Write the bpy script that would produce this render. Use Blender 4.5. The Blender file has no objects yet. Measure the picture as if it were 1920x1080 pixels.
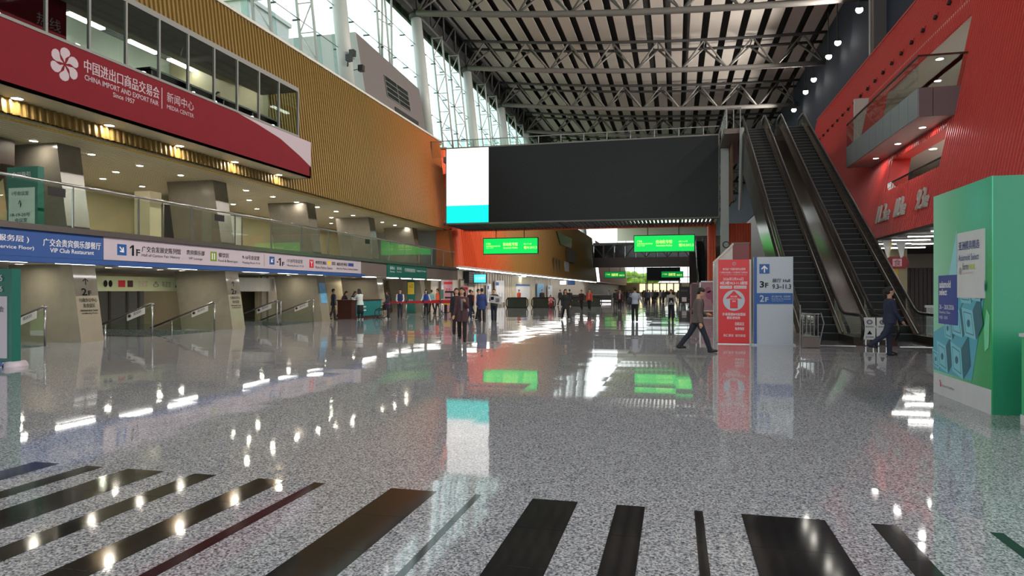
import bpy, math, random
from mathutils import Matrix, Vector
random.seed(7)
scene = bpy.context.scene
col = scene.collection
R = math.radians

# ---------------------------------------------------------------- camera
cam_data = bpy.data.cameras.new('camera')
cam_data.sensor_width = 36.0
cam_data.lens = 36.0 * 1269.0 / 1920.0
cam_data.shift_y = 5.0 / 1920.0
cam_data.clip_end = 2000
cam = bpy.data.objects.new('camera', cam_data)
col.objects.link(cam)
cam.location = (0, 0, 1.6)
cam.rotation_euler = (R(90), 0, R(13.6))
scene.camera = cam

# ---------------------------------------------------------------- sky: even bright overcast
world = bpy.data.worlds.new('overcast_sky')
scene.world = world
world.use_nodes = True
wn = world.node_tree.nodes
wl = world.node_tree.links
bg = wn['Background']
tc = wn.new('ShaderNodeTexCoord')
sep = wn.new('ShaderNodeSeparateXYZ')
rmp = wn.new('ShaderNodeValToRGB')
wl.new(tc.outputs['Generated'], sep.inputs[0])
wl.new(sep.outputs['Z'], rmp.inputs[0])
rmp.color_ramp.elements[0].position = 0.0
rmp.color_ramp.elements[0].color = (0.86, 0.92, 0.93, 1)
rmp.color_ramp.elements[1].position = 0.8
rmp.color_ramp.elements[1].color = (0.95, 0.99, 1.0, 1)
wl.new(rmp.outputs[0], bg.inputs[0])
bg.inputs[1].default_value = 1.35

# ---------------------------------------------------------------- exposure
vs = scene.view_settings
scene.display_settings.display_device = 'sRGB'
vs.view_transform = 'Standard'
vs.look = 'None'
vs.exposure = 0.85
vs.gamma = 1.0
vs.use_curve_mapping = False
scene.cycles.max_bounces = 8
scene.cycles.diffuse_bounces = 4
scene.cycles.glossy_bounces = 4
scene.cycles.transparent_max_bounces = 24
scene.cycles.sample_clamp_indirect = 6.0
scene.cycles.caustics_reflective = False
scene.cycles.caustics_refractive = False
TUBE_E, DOWN_E, FLOOD_E, FLOOD_W = 11.0, 85.0, 14.0, 2600.0

# ---------------------------------------------------------------- helpers
WM = {}

def C(r, g, b):
    def f(v):
        v /= 255.0
        return v / 12.92 if v <= 0.04045 else ((v + 0.055) / 1.055) ** 2.4
    return (f(r), f(g), f(b), 1.0)

def mat(name, c, rough=0.5, metal=0.0, emit=0.0, spec=0.5, noise=0.0, nscale=8.0):
    m = bpy.data.materials.new(name)
    m.use_nodes = True
    nt = m.node_tree
    p = nt.nodes['Principled BSDF']
    p.inputs['Base Color'].default_value = c
    p.inputs['Roughness'].default_value = rough
    p.inputs['Metallic'].default_value = metal
    p.inputs['Specular IOR Level'].default_value = spec
    if emit:
        p.inputs['Emission Color'].default_value = c
        p.inputs['Emission Strength'].default_value = emit
    if noise:
        t = nt.nodes.new('ShaderNodeTexCoord')
        n = nt.nodes.new('ShaderNodeTexNoise')
        n.inputs['Scale'].default_value = nscale
        n.inputs['Detail'].default_value = 5
        mx = nt.nodes.new('ShaderNodeMix')
        mx.data_type = 'RGBA'
        mx.inputs['A'].default_value = tuple(v * (1 - noise) for v in c[:3]) + (1,)
        mx.inputs['B'].default_value = tuple(min(1, v * (1 + noise)) for v in c[:3]) + (1,)
        nt.links.new(t.outputs['Object'], n.inputs['Vector'])
        nt.links.new(n.outputs['Fac'], mx.inputs['Factor'])
        nt.links.new(mx.outputs['Result'], p.inputs['Base Color'])
    return m

def glass(name, tint, ior=1.5, rough=0.0, add=0.0):
    m = bpy.data.materials.new(name)
    m.use_nodes = True
    nt = m.node_tree
    nt.nodes.clear()
    out = nt.nodes.new('ShaderNodeOutputMaterial')
    tr = nt.nodes.new('ShaderNodeBsdfTransparent')
    tr.inputs[0].default_value = tint
    gl = nt.nodes.new('ShaderNodeBsdfGlossy')
    gl.inputs['Roughness'].default_value = rough
    gl.inputs[0].default_value = (0.95, 1, 0.98, 1)
    fr = nt.nodes.new('ShaderNodeFresnel')
    fr.inputs[0].default_value = ior
    ad = nt.nodes.new('ShaderNodeMath')
    ad.inputs[1].default_value = add
    ad.use_clamp = True
    mx = nt.nodes.new('ShaderNodeMixShader')
    # only the outer face mirrors: a thin sheet has no inside to be totally reflected in
    geo = nt.nodes.new('ShaderNodeNewGeometry')
    inv = nt.nodes.new('ShaderNodeMath'); inv.operation = 'SUBTRACT'; inv.inputs[0].default_value = 1.0
    mul = nt.nodes.new('ShaderNodeMath'); mul.operation = 'MULTIPLY'
    nt.links.new(geo.outputs['Backfacing'], inv.inputs[1])
    nt.links.new(fr.outputs[0], ad.inputs[0])
    nt.links.new(ad.outputs[0], mul.inputs[0]); nt.links.new(inv.outputs[0], mul.inputs[1])
    nt.links.new(mul.outputs[0], mx.inputs[0])
    nt.links.new(tr.outputs[0], mx.inputs[1])
    nt.links.new(gl.outputs[0], mx.inputs[2])
    nt.links.new(mx.outputs[0], out.inputs[0])
    return m

def gradient_mat(name, stops, rough=0.45, metal=0.0, axis='Y', ribs=0.0):
    """cladding whose colour changes along the hall; stops = [(pos, colour)]"""
    m = mat(name, stops[0][1], rough, metal)
    nt = m.node_tree
    p = nt.nodes['Principled BSDF']
    g = nt.nodes.new('ShaderNodeNewGeometry')
    s = nt.nodes.new('ShaderNodeSeparateXYZ')
    mr = nt.nodes.new('ShaderNodeMapRange')
    cr = nt.nodes.new('ShaderNodeValToRGB')
    a, b = stops[0][0], stops[-1][0]
    mr.inputs['From Min'].default_value = a
    mr.inputs['From Max'].default_value = b
    els = cr.color_ramp.elements
    while len(els) < len(stops):
        els.new(0.5)
    for e, (pp, cc) in zip(els, stops):
        e.position = (pp - a) / (b - a)
        e.color = cc
    nt.links.new(g.outputs['Position'], s.inputs[0])
    nt.links.new(s.outputs[axis], mr.inputs['Value'])
    nt.links.new(mr.outputs[0], cr.inputs[0])
    nt.links.new(cr.outputs[0], p.inputs['Base Color'])
    return m

class MB:
    def __init__(self):
        self.v = []; self.f = []
    def add(self, vs, fs):
        o = len(self.v)
        self.v += [tuple(p) for p in vs]
        self.f += [tuple(i + o for i in f) for f in fs]
        return self
    def hexa(self, p):
        return self.add(p, [(0, 3, 2, 1), (4, 5, 6, 7), (0, 1, 5, 4), (1, 2, 6, 5), (2, 3, 7, 6), (3, 0, 4, 7)])
    def box(self, x0, x1, y0, y1, z0, z1):
        return self.hexa([(x0, y0, z0), (x1, y0, z0), (x1, y1, z0), (x0, y1, z0), (x0, y0, z1), (x1, y0, z1), (x1, y1, z1), (x0, y1, z1)])
    def prism(self, poly, ext):
        n = len(poly); e = Vector(ext)
        vs = [Vector(p) for p in poly] + [Vector(p) + e for p in poly]
        fs = [tuple(range(n))[::-1], tuple(range(n, 2 * n))]
        fs += [(i, (i + 1) % n, n + (i + 1) % n, n + i) for i in range(n)]
        return self.add(vs, fs)
    def quad(self, a, b, c, d):
        return self.add([a, b, c, d], [(0, 1, 2, 3)])
    def bar(self, a, b, w, h, up=(0, 0, 1)):
        a = Vector(a); b = Vector(b); d = (b - a).normalized(); u = Vector(up)
        if abs(d.dot(u)) > 0.98: u = Vector((1, 0, 0))
        s = d.cross(u).normalized(); u = s.cross(d)
        s = s * w / 2; u = u * h / 2
        return self.hexa([a - s - u, a + s - u, b + s - u, b - s - u, a - s + u, a + s + u, b + s + u, b - s + u])
    def tube(self, pts, r, n=8, flat=None):
        pts = [Vector(p) for p in pts]
        rs = r if isinstance(r, (list, tuple)) else [r] * len(pts)
        rings = []; u = None
        for i, p in enumerate(pts):
            d = (pts[min(i + 1, len(pts) - 1)] - pts[max(i - 1, 0)])
            d = d.normalized() if d.length > 1e-9 else Vector((0, 0, 1))
            if u is None:
                u = Vector((0, 0, 1)) if abs(d.z) < 0.9 else Vector((1, 0, 0))
            u = (u - d * u.dot(d)).normalized()
            w = d.cross(u)
            fl = flat or (1, 1)
            rings.append([p + (u * math.cos(k * 2 * math.pi / n) * fl[0] + w * math.sin(k * 2 * math.pi / n) * fl[1]) * rs[i] for k in range(n)])
        vs = [q for ring in rings for q in ring]; fs = []
        for i in range(len(rings) - 1):
            for k in range(n):
                a = i * n + k; b = i * n + (k + 1) % n
                fs.append((a, b, b + n, a + n))
        fs.append(tuple(range(n))[::-1]); fs.append(tuple(range((len(rings) - 1) * n, len(rings) * n)))
        return self.add(vs, fs)
    def limb(self, pts, rs, n=10, flat=None):
        """tube with rounded ends"""
        pts = [Vector(p) for p in pts]; rs = list(rs)
        d0 = (pts[0] - pts[1]).normalized(); d1 = (pts[-1] - pts[-2]).normalized()
        P = [pts[0] + d0 * rs[0] * 0.9, pts[0] + d0 * rs[0] * 0.5] + pts + [pts[-1] + d1 * rs[-1] * 0.5, pts[-1] + d1 * rs[-1] * 0.9]
        Q = [rs[0] * 0.35, rs[0] * 0.86] + rs + [rs[-1] * 0.86, rs[-1] * 0.35]
        return self.tube(P, Q, n, flat)
    def rings(self, rs, n=16):
        """loft of horizontal ellipses (x, y, z, rx, ry)"""
        vs = []; fs = []
        for (x, y, z, a, b) in rs:
            vs += [(x + a * math.cos(k * 2 * math.pi / n), y + b * math.sin(k * 2 * math.pi / n), z) for k in range(n)]
        for i in range(len(rs) - 1):
            for k in range(n):
                a = i * n + k; b = i * n + (k + 1) % n
                fs.append((a, b, b + n, a + n))
        fs.append(tuple(range(n))[::-1]); fs.append(tuple(range((len(rs) - 1) * n, len(rs) * n)))
        return self.add(vs, fs)
    def ball(self, c, r, n=12, m=8):
        rx, ry, rz = r if isinstance(r, (list, tuple)) else (r, r, r)
        vs = [(c[0], c[1], c[2] - rz)]
        for i in range(1, m):
            t = -math.pi / 2 + math.pi * i / m
            vs += [(c[0] + rx * math.cos(t) * math.cos(k * 2 * math.pi / n), c[1] + ry * math.cos(t) * math.sin(k * 2 * math.pi / n), c[2] + rz * math.sin(t)) for k in range(n)]
        vs.append((c[0], c[1], c[2] + rz))
        fs = [(0, 1 + (k + 1) % n, 1 + k) for k in range(n)]
        for i in range(m - 2):
            for k in range(n):
                a = 1 + i * n + k; b = 1 + i * n + (k + 1) % n
                fs.append((a, b, b + n, a + n))
        t = len(vs) - 1; o = 1 + (m - 2) * n
        fs += [(o + k, o + (k + 1) % n, t) for k in range(n)]
        return self.add(vs, fs)
    def disc(self, c, axis, r, h, n=20):
        a = Vector(axis).normalized() * h
        return self.tube([c, Vector(c) + a], r, n)
    def torus(self, c, axis, R0, r, n=24, m=6):
        ax = Vector(axis).normalized()
        u = Vector((0, 0, 1)) if abs(ax.z) < 0.9 else Vector((1, 0, 0))
        u = (u - ax * u.dot(ax)).normalized(); w = ax.cross(u)
        vs = []; fs = []
        for i in range(n):
            t = i * 2 * math.pi / n; d = u * math.cos(t) + w * math.sin(t)
            for k in range(m):
                p = k * 2 * math.pi / m
                vs.append(Vector(c) + d * (R0 + r * math.cos(p)) + ax * r * math.sin(p))
        for i in range(n):
            for k in range(m):
                fs.append((i * m + k, ((i + 1) % n) * m + k, ((i + 1) % n) * m + (k + 1) % m, i * m + (k + 1) % m))
        return self.add(vs, fs)
    def build(self, name, m, parent=None, smooth=False, local=False):
        me = bpy.data.meshes.new(name)
        if parent is not None:
            W = WM[parent]
            vs = self.v if local else [W.inverted() @ Vector(p) for p in self.v]
            o = bpy.data.objects.new(name, me); o.parent = parent; WM[o] = W
        else:
            xs = [p[0] for p in self.v]; ys = [p[1] for p in self.v]; zs = [p[2] for p in self.v]
            L = Vector(((min(xs) + max(xs)) / 2, (min(ys) + max(ys)) / 2, min(zs)))
            vs = [Vector(p) - L for p in self.v]
            o = bpy.data.objects.new(name, me); o.location = L; WM[o] = Matrix.Translation(L)
        me.from_pydata([tuple(p) for p in vs], [], self.f)
        me.validate()
        if smooth:
            me.polygons.foreach_set('use_smooth', [True] * len(me.polygons))
        me.materials.append(m)
        col.objects.link(o)
        return o

def tag(o, label=None, cat=None, group=None, kind=None):
    if label: o['label'] = label
    if cat: o['category'] = cat
    if group: o['group'] = group
    if kind: o['kind'] = kind
    return o

def thing(name, label, cat, loc=(0, 0, 0), rz=0.0, group=None):
    o = bpy.data.objects.new(name, None)
    o.empty_display_size = 0.2
    o.location = loc; o.rotation_euler = (0, 0, rz)
    col.objects.link(o)
    WM[o] = Matrix.Translation(Vector(loc)) @ Matrix.Rotation(rz, 4, 'Z')
    return tag(o, label, cat, group)

def struct(o):
    o['kind'] = 'structure'
    return o

def copy_tree(o, parent=None):
    c = o.copy(); col.objects.link(c)
    if parent is not None: c.parent = parent
    for ch in list(o.children): copy_tree(ch, c)
    return c

def dup(root, loc, rz=None, label=None, group=None):
    c = copy_tree(root)
    c.location = loc
    if rz is not None: c.rotation_euler = (0, 0, rz)
    WM[c] = Matrix.Translation(Vector(loc)) @ Matrix.Rotation(c.rotation_euler[2], 4, 'Z')
    if label: c['label'] = label
    if group: c['group'] = group
    return c

# writing: set as flat lettering on real surfaces, turned into meshes at the end
TEXTS = []
BAKE = []
_tc = [0]

def text(body, O, u, v, w, h, m, parent, depth=0.004, name='lettering', bold=0.0, keep=False):
    cu = bpy.data.curves.new('lettering_curve', 'FONT')
    heavy = 0.0
    if any(ord(ch) > 0x2e80 for ch in body):   # dense characters are made heavier by a shifted second strike
        heavy = .035 if bold > 0 else 0.0
        bold = 0.0
    cu.body = body; cu.resolution_u = 2; cu.offset = bold
    ob = bpy.data.objects.new('lettering_temp', cu)
    col.objects.link(ob)
    TEXTS.append((ob, O, u, v, w, h, m, parent, depth, name, heavy))

def tX(body, X, y0, y1, z0, z1, m, parent, face=1, lean=0.0, **k):
    if face > 0:
        text(body, (X, y0, z0), (0, 1, 0), (lean, 0, 1), y1 - y0, z1 - z0, m, parent, **k)
    else:
        text(body, (X, y1, z0), (0, -1, 0), (lean, 0, 1), y1 - y0, z1 - z0, m, parent, **k)

def tY(body, Y, x0, x1, z0, z1, m, parent, **k):
    text(body, (x0, Y, z0), (1, 0, 0), (0, 0, 1), x1 - x0, z1 - z0, m, parent, **k)

def bake():
    dg = bpy.context.evaluated_depsgraph_get()
    dg.update()
    for (ob, O, u, v, w, h, m, parent, depth, name, heavy) in TEXTS:
        me = bpy.data.meshes.new_from_object(ob.evaluated_get(dg))
        if not me.vertices: continue
        xs = [p.co.x for p in me.vertices]; ys = [p.co.y for p in me.vertices]
        x0, x1, y0, y1 = min(xs), max(xs), min(ys), max(ys)
        u = Vector(u); v = Vector(v).normalized(); n = u.cross(v).normalized(); O = Vector(O)
        W = WM[parent].inverted()
        vs = []
        for p in me.vertices:
            q = O + u * (p.co.x - x0) * w / max(x1 - x0, 1e-6) + v * (p.co.y - y0) * h / max(y1 - y0, 1e-6)
            vs.append(q)
        nv = len(vs)
        fs = [tuple(pl.vertices) for pl in me.polygons]
        top = [W @ (q + n * depth) for q in vs]; bot = [W @ q for q in vs]
        cnt = {}
        for f in fs:
            for a, b in zip(f, f[1:] + f[:1]):
                k = (min(a, b), max(a, b)); cnt[k] = cnt.get(k, 0) + 1 if k in cnt else 1
        sides = []
        if depth > 0.01:
            for f in fs:
                for a, b in zip(f, f[1:] + f[:1]):
                    if cnt[(min(a, b), max(a, b))] == 1:
                        sides.append((a, b, b + nv, a + nv))
        me2 = bpy.data.meshes.new(name)
        if depth > 0.01:
            me2.from_pydata([tuple(p) for p in top + bot], [], fs + sides)
        else:
            if heavy:
                sh = u * h * heavy
                top = top + [W @ (q + n * (depth + .0007) + sh) for q in vs]
                fs = fs + [tuple(i + nv for i in f) for f in fs]
            me2.from_pydata([tuple(p) for p in top], [], fs)
        me2.materials.append(m)
        o = bpy.data.objects.new(name, me2); o.parent = parent
        col.objects.link(o); WM[o] = WM[parent]
        bpy.data.meshes.remove(me)
    for t in TEXTS:
        cu = t[0].data
        bpy.data.objects.remove(t[0]); bpy.data.curves.remove(cu)
    TEXTS.clear()

def bake_remesh():
    dg = bpy.context.evaluated_depsgraph_get()
    dg.update()
    for o in BAKE:
        me = bpy.data.meshes.new_from_object(o.evaluated_get(dg))
        me.name = o.name
        me.polygons.foreach_set('use_smooth', [True] * len(me.polygons))
        old = o.data
        o.modifiers.clear()
        o.data = me
        bpy.data.meshes.remove(old)
    BAKE.clear()

# ---------------------------------------------------------------- materials
def floor_material():
    m = bpy.data.materials.new('polished_granite')
    m.use_nodes = True
    nt = m.node_tree; N = nt.nodes; L = nt.links
    p = N['Principled BSDF']
    g = N.new('ShaderNodeNewGeometry')
    vor = N.new('ShaderNodeTexVoronoi'); vor.inputs['Scale'].default_value = 85
    L.new(g.outputs['Position'], vor.inputs['Vector'])
    bw = N.new('ShaderNodeSeparateColor'); L.new(vor.outputs['Color'], bw.inputs[0])
    nz = N.new('ShaderNodeTexNoise'); nz.inputs['Scale'].default_value = 45; nz.inputs['Detail'].default_value = 4
    L.new(g.outputs['Position'], nz.inputs['Vector'])
    ad = N.new('ShaderNodeMath'); ad.operation = 'MULTIPLY_ADD'
    L.new(nz.outputs['Fac'], ad.inputs[0]); ad.inputs[1].default_value = 0.9
    mu = N.new('ShaderNodeMath'); mu.operation = 'MULTIPLY'; mu.inputs[1].default_value = 0.55
    L.new(bw.outputs[0], mu.inputs[0]); L.new(mu.outputs[0], ad.inputs[2])
    cr = N.new('ShaderNodeValToRGB')
    e = cr.color_ramp.elements
    e[0].position = 0.38; e[0].color = C(66, 68, 74)
    e[1].position = 1.0; e[1].color = C(206, 207, 214)
    x = e.new(0.62); x.color = C(132, 134, 142)
    x = e.new(0.82); x.color = C(176, 178, 186)
    L.new(ad.outputs[0], cr.inputs[0])
    big = N.new('ShaderNodeTexNoise'); big.inputs['Scale'].default_value = 0.35
    L.new(g.outputs['Position'], big.inputs['Vector'])
    # slab by slab: the stones lie a hair out of level, which breaks the reflections
    sc = N.new('ShaderNodeVectorMath'); sc.operation = 'MULTIPLY'; sc.inputs[1].default_value = (1 / 1.2, 1 / 0.6, 0)
    L.new(g.outputs['Position'], sc.inputs[0])
    fl = N.new('ShaderNodeVectorMath'); fl.operation = 'FLOOR'; L.new(sc.outputs[0], fl.inputs[0])
    wn_ = N.new('ShaderNodeTexWhiteNoise'); L.new(fl.outputs[0], wn_.inputs['Vector'])
    sb = N.new('ShaderNodeVectorMath'); sb.operation = 'SUBTRACT'; sb.inputs[1].default_value = (0.5, 0.5, 0.5)
    L.new(wn_.outputs['Color'], sb.inputs[0])
    s2 = N.new('ShaderNodeVectorMath'); s2.operation = 'MULTIPLY'; s2.inputs[1].default_value = (0.006, 0.010, 0)
    L.new(sb.outputs[0], s2.inputs[0])
    an = N.new('ShaderNodeVectorMath'); an.operation = 'ADD'
    L.new(g.outputs['Normal'], an.inputs[0]); L.new(s2.outputs[0], an.inputs[1])
    no = N.new('ShaderNodeVectorMath'); no.operation = 'NORMALIZE'; L.new(an.outputs[0], no.inputs[0])
    L.new(no.outputs[0], p.inputs['Normal'])
    # thin grout lines
    L.new(cr.outputs[0], p.inputs['Base Color'])
    p.inputs['Roughness'].default_value = 0.045
    p.inputs['IOR'].default_value = 1.45
    return m

M = dict(
    granite=floor_material(),
    black_stone=mat('black_stone', C(30, 30, 32), 0.08, spec=0.3, noise=0.15, nscale=20),
    white=mat('white_paint', C(205, 203, 196), 0.6),
    cream=mat('cream_paint', C(188, 178, 150), 0.6, noise=0.05, nscale=2),
    slat=mat('cream_ceiling_slat', C(205, 196, 170), 0.55),
    dark=mat('dark_void', C(40, 38, 38), 0.8),
    black=mat('black_plastic', C(18, 18, 20), 0.4),
    rubber=mat('black_rubber', C(12, 12, 13), 0.3),
    steel=mat('brushed_steel', C(165, 165, 165), 0.25, 0.9),
    steel_paint=mat('white_painted_steel', C(182, 187, 185), 0.45),
    truss=mat('grey_truss_paint', C(118, 115, 113), 0.5),
    girder=mat('dark_girder_paint', C(70, 70, 72), 0.5),
    panel=mat('ceiling_board', C(186, 180, 174), 0.6, noise=0.08, nscale=0.6),
    navy=mat('navy_wall_paint', C(36, 48, 68), 0.8, noise=0.05, nscale=1),
    red_banner=mat('crimson_banner_print', C(118, 30, 40), 0.7, spec=0.15, noise=0.06, nscale=1.2),
    mauve=mat('pale_mauve_print', C(176, 160, 172), 0.5),
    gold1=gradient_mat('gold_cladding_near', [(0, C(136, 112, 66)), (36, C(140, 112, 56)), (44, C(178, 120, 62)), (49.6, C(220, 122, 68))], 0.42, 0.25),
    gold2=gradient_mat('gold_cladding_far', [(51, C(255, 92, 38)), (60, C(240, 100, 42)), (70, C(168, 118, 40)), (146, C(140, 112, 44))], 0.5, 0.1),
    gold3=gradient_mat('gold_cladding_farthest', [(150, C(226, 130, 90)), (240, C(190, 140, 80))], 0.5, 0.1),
    gold_slat=mat('gold_metal_slat', C(214, 178, 70), 0.4, 0.2),
    red_clad=mat('red_cladding', C(208, 60, 54), 0.4, 0.05),
    red_paint=mat('red_paint', C(196, 50, 44), 0.4),
    orange=mat('orange_paint', C(235, 100, 52), 0.5),
    stone_up=mat('grey_upper_column_stone', C(122, 116, 106), 0.2, spec=0.5, noise=0.14, nscale=3),
    stone=mat('pale_column_stone', C(146, 138, 122), 0.12, spec=0.5, noise=0.16, nscale=3),
    beige=mat('beige_wall', C(196, 182, 148), 0.5, noise=0.05),
    beige2=mat('beige_shop_wall', C(196, 184, 168), 0.5, noise=0.1, nscale=3),
    brown=mat('brown_grey_fascia', C(112, 100, 96), 0.5),
    concrete=mat('grey_plant_room_render', C(112, 106, 106), 0.8, noise=0.08),
    concrete_pale=mat('pale_grey_concrete', C(170, 175, 172), 0.8),
    dark_glass=mat('dark_window_glass', C(38, 44, 46), 0.1),
    blue=mat('blue_sign_vinyl', C(46, 84, 150), 0.45),
    navyblue=mat('blue_print', C(32, 88, 160), 0.4),
    pinkgrey=mat('pale_lilac_sign_vinyl', C(196, 184, 196), 0.4),
    teal=mat('teal_green_vinyl', C(22, 100, 88), 0.45),
    textwhite=mat('white_lettering', C(235, 235, 240), 0.5),
    textdark=mat('dark_lettering', C(20, 20, 24), 0.6, spec=.2),
    textblue=mat('blue_lettering', C(44, 70, 140), 0.5),
    green_icon=mat('olive_green_icon', C(120, 150, 40), 0.5),
    red_icon=mat('red_icon', C(200, 30, 50), 0.5),
    yellow=mat('yellow_print', C(232, 196, 60), 0.5),
    grey_print=mat('grey_print', C(120, 115, 120), 0.5),
    tube=mat('lit_tube_lamp', (1, 0.98, 0.93, 1), 0.5, emit=TUBE_E),
    lens=mat('lit_downlight_lens', (1, 0.93, 0.78, 1), 0.5, emit=DOWN_E),
    lens_white=mat('lit_white_lens', (1, 0.97, 0.92, 1), 0.5, emit=DOWN_E),
    flood=mat('lit_floodlight_lens', (1, 0.95, 0.85, 1), 0.5, emit=FLOOD_E),
    scr_white=mat('lit_white_screen', (1, 1, 1, 1), 0.5, emit=.62),
    soffit_glow=mat('added_soffit_glow', (1, .97, .92, 1), 0.5, emit=.9),
    scr_cyan=mat('lit_cyan_screen', (0.0, 0.72, 0.68, 1), 0.5, emit=.56),
    scr_dark=mat('unlit_screen', C(24, 26, 30), 0.4, spec=0.3),
    led_green=mat('lit_green_screen', (0.0, 0.70, 0.10, 1), 0.5, emit=.55),
    led_green_far=mat('lit_dim_green_screen', (0.0, 0.28, 0.05, 1), 0.5, emit=.5),
    led_text=mat('lit_yellow_lettering', (0.85, 0.95, 0.25, 1), 0.5, emit=.6),
    led_cyan=mat('lit_cyan_sign', (0.05, 0.55, 0.6, 1), 0.5, emit=.5),
    exit_green=mat('lit_exit_sign', (0.35, 0.6, 0.2, 1), 0.5, emit=.3),
    glass=glass('clear_glass', (0.88, 0.94, 0.92, 1), 1.45),
    glass_rail=glass('balustrade_glass', (0.87, 0.92, 0.88, 1), 1.5, add=0.02),
    facade=glass('facade_glass', (0.92, 0.97, 0.96, 1), 1.3),
    fin=glass('glass_fin', (0.74, 0.86, 0.84, 1), 1.4),
    alu=mat('grey_aluminium_frame', C(120, 120, 118), 0.5),
    esc_glass=glass('smoked_balustrade_glass', (0.42, 0.42, 0.38, 1), 1.5, add=0.08),
    bronze=mat('bronze_escalator_cladding', C(92, 83, 76), 0.22, 0.7),
    step=mat('dark_ribbed_step', C(18, 20, 22), 0.55, 0.2),
    totem_red=mat('red_totem_print', C(222, 36, 44), 0.35),
    totem_grey=mat('light_grey_totem_face', C(184, 192, 202), 0.3),
    totem_edge=mat('pale_cream_board_edge', C(220, 205, 190), 0.5),
    wood=mat('dark_red_wood', C(74, 40, 34), 0.35, noise=0.2, nscale=6),
    teal_cloth=mat('teal_printed_front', C(20, 120, 122), 0.6, noise=0.25, nscale=2.5),
    belt=mat('red_webbing', C(190, 26, 40), 0.6),
    mottled=mat('mottled_pale_print', C(206, 200, 194), 0.4, noise=0.2, nscale=6),
    pink=mat('pink_poster_print', C(214, 160, 170), 0.5, noise=0.25, nscale=3),
    poster_white=mat('white_poster_print', C(214, 214, 214), 0.5, noise=0.1, nscale=4),
    poster_blue=mat('blue_poster_print', C(110, 170, 210), 0.3, noise=0.4, nscale=4),
    grass=mat('outdoor_grass', C(120, 150, 60), 0.9, noise=0.3, nscale=0.3),
    leaf=mat('tree_leaves', C(130, 165, 60), 0.8, noise=0.35, nscale=1.0),
    bark=mat('tree_bark', C(90, 75, 60), 0.9),
)
# ================================================================ SETTING
LEAN = 0.12
def gx(z):  # face of the gold block, leaning outwards as it rises
    return -16.6 - LEAN * (z - 4.5)
def rxw(z):  # face of the red block
    return 9.73 + 0.196 * (z - 8.7)
def chord(x):  # underside of the hanging roof trusses
    x = x / 1.04
    return 1.6 + 1.04 * (18.5 - 0.0496 * x + 0.00205 * x * x)

# ---- floor: one polished granite field with black stone inlays, and stairwells cut at the left
fl = MB()
fl.box(-17.6, 32, -30, 240, -0.25, 0)
for (a, b) in ((-30, 12.3), (15.9, 19.9), (23.3, 27.5), (30.8, 240)):
    fl.box(-25, -17.6, a, b, -0.25, 0)
floor = struct(fl.build('floor', M['granite']))
stripes = [(-5.82, -5.54), (-5.23, -5.05), (-4.78, -4.40), (-4.09, -3.87), (-3.46, -3.20), (-2.93, -2.83), (-2.24, -1.85),
           (-1.53, -1.48), (-1.07, -0.72), (-0.43, -0.22), (0.13, 0.19), (0.455, 1.01), (1.305, 1.465), (2.02, 2.10)]
for (a, b) in stripes:
    for k in range(5):
        y1 = 5.1 - 0.64 * k; y0 = y1 - 0.636
        MB().box(a, b, y0, y1, -0.02, 0.0015).build('inlay_stone', M['black_stone'], floor)
# thin pale joints are the gaps between the stones

# ---- lower floor and stairs at the left
struct(MB().box(-25, -17.6, 10, 33, -2.9, -2.7).build('floor', M['granite']))
for si, (y0, y1) in enumerate(((12.3, 15.9), (19.9, 23.3), (27.5, 30.8))):
    st = thing('staircase', ['stairs going down beside the green sign board, behind the first column',
                             'stairs going down between the first and second leaning columns',
                             'stairs going down between the second and third leaning columns'][si], 'stairs', (-17.6, y0, 0))
    for k in range(14):
        MB().box(-17.6 - 0.3 * (k + 1), -17.6 - 0.3 * k, y0 + 0.06, y1 - 0.06, -2.69, -0.18 * (k + 1)).build('step', M['stone'], st)
    for yy in (y0, y1):
        MB().prism([(-17.62, yy - 0.05, -0.02), (-21.9, yy - 0.05, -2.6), (-21.9, yy - 0.05, -2.69), (-17.62, yy - 0.05, -2.69)], (0, 0.1, 0)).build('stringer', M['beige'], st)
struct(MB().box(-17.6, -17.5, 10, 33, -2.9, -0.25).build('wall_right', M['beige']))
struct(MB().box(-25, -17.6, 9.9, 10, -2.9, -0.25).build('wall_near', M['beige']))
struct(MB().box(-25, -17.6, 33, 33.1, -2.9, -0.25).build('wall_far', M['beige']))
RAILS = [(12.36, 0), (15.84, 1), (19.97, 1), (23.24, 1), (27.56, 1), (30.74, 1)]
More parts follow.
